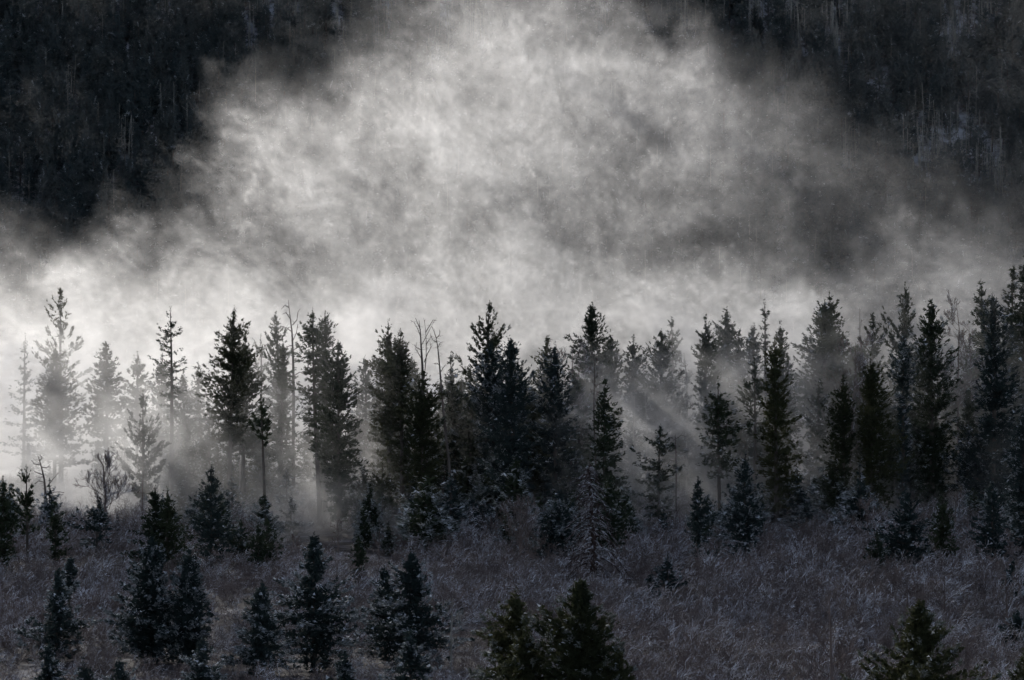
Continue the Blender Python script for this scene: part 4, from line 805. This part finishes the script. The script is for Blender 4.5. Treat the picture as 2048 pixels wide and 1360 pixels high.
# ------------------------------------------------------------------ blown snow: one drifting cloud with real depth
def blown_snow():
    rg = np.random.default_rng(8)
    mn = np.array([-80.0, 246.0, -18.6]); mx = np.array([80.0, 426.0, 56.0]); n = (448, 60, 210)
    xs = np.linspace(mn[0], mx[0], n[0]); ys = np.linspace(mn[1], mx[1], n[1]); zs = np.linspace(mn[2], mx[2], n[2])
    dv = [(mx[i] - mn[i]) / (n[i] - 1) for i in range(3)]
    # arrays are indexed [z, y, x]
    kz = np.fft.fftfreq(n[2], dv[2])[:, None, None]; ky = np.fft.fftfreq(n[1], dv[1])[None, :, None]; kx = np.fft.rfftfreq(n[0], dv[0])[None, None, :]
    def grf(beta, kmin, ax=(1, 1, 1), rot=0.0, kmax=None):
        c, s = math.cos(rot), math.sin(rot)
        a = (kx * c + kz * s) * ax[0]; b = (-kx * s + kz * c) * ax[2]
        k2 = a ** 2 + (ky * ax[1]) ** 2 + b ** 2
        amp = (k2 + kmin ** 2) ** (-beta / 4.0)
        if kmax: amp = amp * np.exp(-k2 / kmax ** 2)
        f = np.fft.rfftn(rg.standard_normal((n[2], n[1], n[0]))) * amp
        g = np.fft.irfftn(f, s=(n[2], n[1], n[0]), axes=(0, 1, 2)); g -= g.mean(); return (g / g.std()).astype(np.float32)
    Zi, Yi, Xi = np.meshgrid(np.arange(n[2]), np.arange(n[1]), np.arange(n[0]), indexing='ij', sparse=True)
    wx = grf(4.5, 1 / 30.0, kmax=0.12); wz = grf(4.5, 1 / 30.0, kmax=0.12)
    Xw = Xi * dv[0] + mn[0] + wx * 1.4; Zw = Zi * dv[2] + mn[2] + wz * 1.4; Yw = Yi * dv[1] + mn[1]
    def sample(g):
        fx = (Xw - mn[0]) / dv[0]; fz = (Zw - mn[2]) / dv[2]
        x0 = np.floor(fx).astype(np.int32); z0 = np.floor(fz).astype(np.int32); tx = (fx - x0).astype(np.float32); tz = (fz - z0).astype(np.float32)
        Yb = np.broadcast_to(Yi, x0.shape); x0 %= n[0]; z0 %= n[2]; x1 = (x0 + 1) % n[0]; z1 = (z0 + 1) % n[2]
        return (g[z0, Yb, x0] * (1 - tx) + g[z0, Yb, x1] * tx) * (1 - tz) + (g[z1, Yb, x0] * (1 - tx) + g[z1, Yb, x1] * tx) * tz
    cx = grf(4.2, 1 / 9.0, kmax=0.30); cz = grf(4.2, 1 / 9.0, kmax=0.30)
    billow = sample(grf(3.6, 1 / 26.0)); keep = (Xw, Zw)
    Xw = Xw + 1.1 * cx; Zw = Zw + 1.1 * cz          # small eddies curl the strands
    streak = sample(grf(3.0, 1 / 12.0, (3.0, 1.0, 0.7), rot=-0.45))
    streak2 = sample(grf(3.0, 1 / 10.0, (2.6, 1.0, 0.7), rot=0.55))
    broad = sample(grf(2.9, 1 / 20.0, (1.3, 1.0, 0.9), rot=-0.4))
    fine = sample(grf(2.0, 1 / 2.5, (1.8, 1.0, 0.8), rot=-1.2))
    strand = np.clip(1 - 2.0 * np.abs(sample(grf(3.2, 1 / 16.0, (2.2, 1.0, 0.8), rot=-0.6))), 0, 1) ** 3
    Xw, Zw = keep
    def env(rows, ref, power, top):
        yy = np.array(sorted(rows)); tab = np.array([rows[k] for k in yy], float)
        tau = -np.log(1 - np.minimum(np.maximum(tab ** power - 0.002, 0) / top, .94))
        px = 1024 + (Xw + 2.2 * wx + 1.3 * streak) / ref * FPX; py = 680 - (Zw + 2.2 * wz + 1.6 * billow) / ref * FPX
        u = np.clip(px / 128.0, 0, 15.999); v = np.interp(py, yy, np.arange(len(yy)))
        u0 = np.floor(u).astype(int); v0 = np.minimum(np.floor(v).astype(int), len(yy) - 2); a = u - u0; b = v - v0
        a = a * a * (3 - 2 * a); b = b * b * (3 - 2 * b)
        return ((tau[v0, u0] * (1 - a) + tau[v0, u0 + 1] * a) * (1 - b) + (tau[v0 + 1, u0] * (1 - a) + tau[v0 + 1, u0 + 1] * a) * b).astype(np.float32)
    back = {
        -140: [0.00, 0.00, 0.00, 0.00, 0.00, 0.02, 0.11, 0.19, 0.09, 0.03, 0.02, 0.02, 0.03, 0.06, 0.07, 0.09, 0.09],
        0: [0.00, 0.00, 0.00, 0.00, 0.03, 0.07, 0.20, 0.46, 0.15, 0.04, 0.03, 0.03, 0.04, 0.07, 0.09, 0.11, 0.11],
        64: [0.00, 0.00, 0.00, 0.00, 0.03, 0.10, 0.36, 0.60, 0.56, 0.34, 0.06, 0.04, 0.07, 0.13, 0.09, 0.09, 0.11],
        128: [0.00, 0.00, 0.00, 0.00, 0.03, 0.18, 0.51, 0.65, 0.67, 0.67, 0.66, 0.28, 0.10, 0.17, 0.09, 0.09, 0.09],
        192: [0.00, 0.00, 0.00, 0.00, 0.28, 0.42, 0.56, 0.70, 0.67, 0.60, 0.61, 0.67, 0.37, 0.26, 0.17, 0.11, 0.11],
        256: [0.00, 0.00, 0.00, 0.06, 0.64, 0.67, 0.67, 0.65, 0.67, 0.58, 0.52, 0.61, 0.50, 0.28, 0.19, 0.13, 0.13],
        320: [0.02, 0.00, 0.00, 0.22, 0.68, 0.66, 0.60, 0.66, 0.68, 0.60, 0.54, 0.62, 0.60, 0.46, 0.32, 0.15, 0.15],
        384: [0.04, 0.00, 0.00, 0.16, 0.65, 0.60, 0.55, 0.55, 0.65, 0.50, 0.52, 0.62, 0.52, 0.14, 0.36, 0.16, 0.16],
        448: [0.10, 0.02, 0.00, 0.20, 0.60, 0.50, 0.52, 0.60, 0.62, 0.45, 0.60, 0.60, 0.44, 0.10, 0.34, 0.28, 0.24],
        512: [0.28, 0.06, 0.22, 0.45, 0.62, 0.50, 0.50, 0.62, 0.70, 0.66, 0.68, 0.66, 0.55, 0.18, 0.30, 0.40, 0.42],
        576: [0.55, 0.60, 0.68, 0.72, 0.68, 0.55, 0.50, 0.66, 0.80, 0.80, 0.76, 0.74, 0.74, 0.60, 0.52, 0.52, 0.50],
        640: [0.80, 0.84, 0.84, 0.84, 0.82, 0.80, 0.76, 0.85, 0.92, 0.92, 0.90, 0.90, 0.87, 0.72, 0.62, 0.58, 0.52],
        704: [0.85, 0.88, 0.88, 0.88, 0.90, 0.88, 0.84, 0.84, 0.86, 0.86, 0.86, 0.84, 0.78, 0.66, 0.58, 0.50, 0.45],
        800: [.90, .90, .90, .80, .75, .75, .70, .65, .60, .55, .55, .55, .45, .40, .35, .30, .30],
        900: [.85, .85, .85, .70, .60, .60, .60, .50, .40, .40, .45, .45, .40, .35, .30, .30, .30],
        1040: [.60, .60, .60, .50, .50, .50, .50, .40, .30, .30, .30, .30, .30, .30, .30, .30, .30]}
    front = {
        -200: [.05, .05, .05, .05, .05, .05, .06, .06, .07, .07, .07, .08, .08, .08, .08, .08, .08],
        540: [.06, .05, .05, .05, .05, .05, .05, .05, .05, .05, .05, .06, .07, .08, .08, .08, .08],
        620: [.12, .10, .07, .05, .05, .05, .05, .05, .05, .05, .05, .06, .08, .12, .12, .10, .10],
        700: [.56, .52, .36, .14, .12, .16, .14, .10, .10, .14, .24, .24, .30, .44, .40, .32, .22],
        800: [.75, .75, .60, .30, .22, .32, .36, .20, .20, .26, .48, .50, .50, .56, .54, .46, .34],
        900: [.75, .80, .75, .50, .42, .46, .50, .30, .25, .40, .62, .66, .66, .70, .68, .62, .48],
        1000: [.46, .52, .56, .54, .56, .68, .56, .32, .24, .36, .52, .54, .54, .70, .70, .62, .45],
        1090: [.20, .22, .34, .46, .60, .70, .50, .16, .10, .12, .24, .26, .30, .48, .50, .42, .28]}
    eb = env(back, 350.0, 1.75, 0.95); ef = env(front, 285.0, 1.5, 1.0)
    yc = 362.0 + 9.0 * wx + 6 * billow; sb = 20.0
    db = eb * np.exp(-((Yw - yc) / sb) ** 2) / (sb * 1.772)
    pyf = 680 - Zw / 275.0 * FPX; yf = 278.0 + 6.0 * wz - 15.0 * np.clip((pyf - 830) / 180.0, 0, 1); sf = 14.0
    df = ef * np.exp(-((Yw - yf) / sf) ** 2) / (sf * 1.772)
    tb = np.exp(0.34 * billow + 0.26 * streak + 0.22 * streak2 + 0.36 * broad + 0.30 * fine - 0.34) * (0.80 + 1.7 * strand)
    dens = db * tb + df * np.exp(0.6 * billow + 0.45 * streak + 0.35 * fine - 0.40)
    edge = np.minimum(1, np.minimum((Xi + 1) / 6.0, (n[0] - Xi) / 6.0)) * np.minimum(1, (n[2] - Zi) / 10.0) * np.minimum(1, np.minimum((Yi + 0.) / 3.0, (n[1] - 1 - Yi) / 4.0))
    dens = dens * edge; dens[dens < 4e-4] = 0
    dens = np.ascontiguousarray(dens.astype(np.float32))
    me = bpy.data.meshes.new("blown_snow_mist"); me.vertices.add(dens.size)
    a = me.attributes.new("dens", 'FLOAT', 'POINT'); a.data.foreach_set("value", dens.ravel())
    o = link("blown_snow_mist", me); tag(o, "bright cloud of wind-blown snow and mist drifting over the wood", kind="stuff")
    m, nt, N, L, out = new_mat("blown_snow"); pv = N.new("ShaderNodeVolumePrincipled")
    pv.inputs["Color"].default_value = (0.98, 0.97, 0.95, 1); pv.inputs["Density"].default_value = 1.0; pv.inputs["Anisotropy"].default_value = 0.6
    L.new(pv.outputs[0], out.inputs["Volume"]); me.materials.append(m)
    ng = bpy.data.node_groups.new("blown_snow_mist", "GeometryNodeTree")
    ng.interface.new_socket("Geometry", in_out="INPUT", socket_type="NodeSocketGeometry"); ng.interface.new_socket("Geometry", in_out="OUTPUT", socket_type="NodeSocketGeometry")
    N, L = ng.nodes, ng.links; gi = N.new("NodeGroupInput"); go = N.new("NodeGroupOutput"); vc = N.new("GeometryNodeVolumeCube")
    vc.inputs["Min"].default_value = mn; vc.inputs["Max"].default_value = mx
    for i, ax in enumerate("XYZ"): vc.inputs["Resolution " + ax].default_value = n[i]
    def vm(op, src, val=None):
        q = N.new("ShaderNodeVectorMath"); q.operation = op; L.new(src, q.inputs[0])
        if val is not None: q.inputs[1].default_value = val
        return q
    pos = N.new("GeometryNodeInputPosition")
    q = vm('SUBTRACT', pos.outputs[0], mn); q = vm('MULTIPLY', q.outputs[0], (np.array(n) - 1) / (mx - mn)); q = vm('ADD', q.outputs[0], (.5, .5, .5)); q = vm('FLOOR', q.outputs[0])
    sx = N.new("ShaderNodeSeparateXYZ"); L.new(q.outputs[0], sx.inputs[0])
    def ints(k):
        f = N.new("FunctionNodeFloatToInt"); L.new(sx.outputs[k], f.inputs[0]); return f.outputs[0]
    def im(op, a_, b_):
        q = N.new("FunctionNodeIntegerMath"); q.operation = op
        for i, v in enumerate((a_, b_)):
            if isinstance(v, int): q.inputs[i].default_value = v
            else: L.new(v, q.inputs[i])
        return q.outputs[0]
    idx = im('ADD', ints(0), im('MULTIPLY', n[0], im('ADD', ints(1), im('MULTIPLY', n[1], ints(2)))))
    si = N.new("GeometryNodeSampleIndex"); si.data_type = 'FLOAT'; si.domain = 'POINT'; si.clamp = True
    na = N.new("GeometryNodeInputNamedAttribute"); na.data_type = 'FLOAT'; na.inputs[0].default_value = "dens"
    L.new(gi.outputs[0], si.inputs["Geometry"]); L.new(na.outputs["Attribute"], si.inputs["Value"]); L.new(idx, si.inputs["Index"]); L.new(si.outputs["Value"], vc.inputs["Density"])
    sm = N.new("GeometryNodeSetMaterial"); sm.inputs["Material"].default_value = m; L.new(vc.outputs[0], sm.inputs[0]); L.new(sm.outputs[0], go.inputs[0])
    md = o.modifiers.new("cloud", 'NODES'); md.node_group = ng
    print("mist max", dens.max(), "mean tau", float((dens.sum(1) * dv[1]).mean()))
blown_snow()
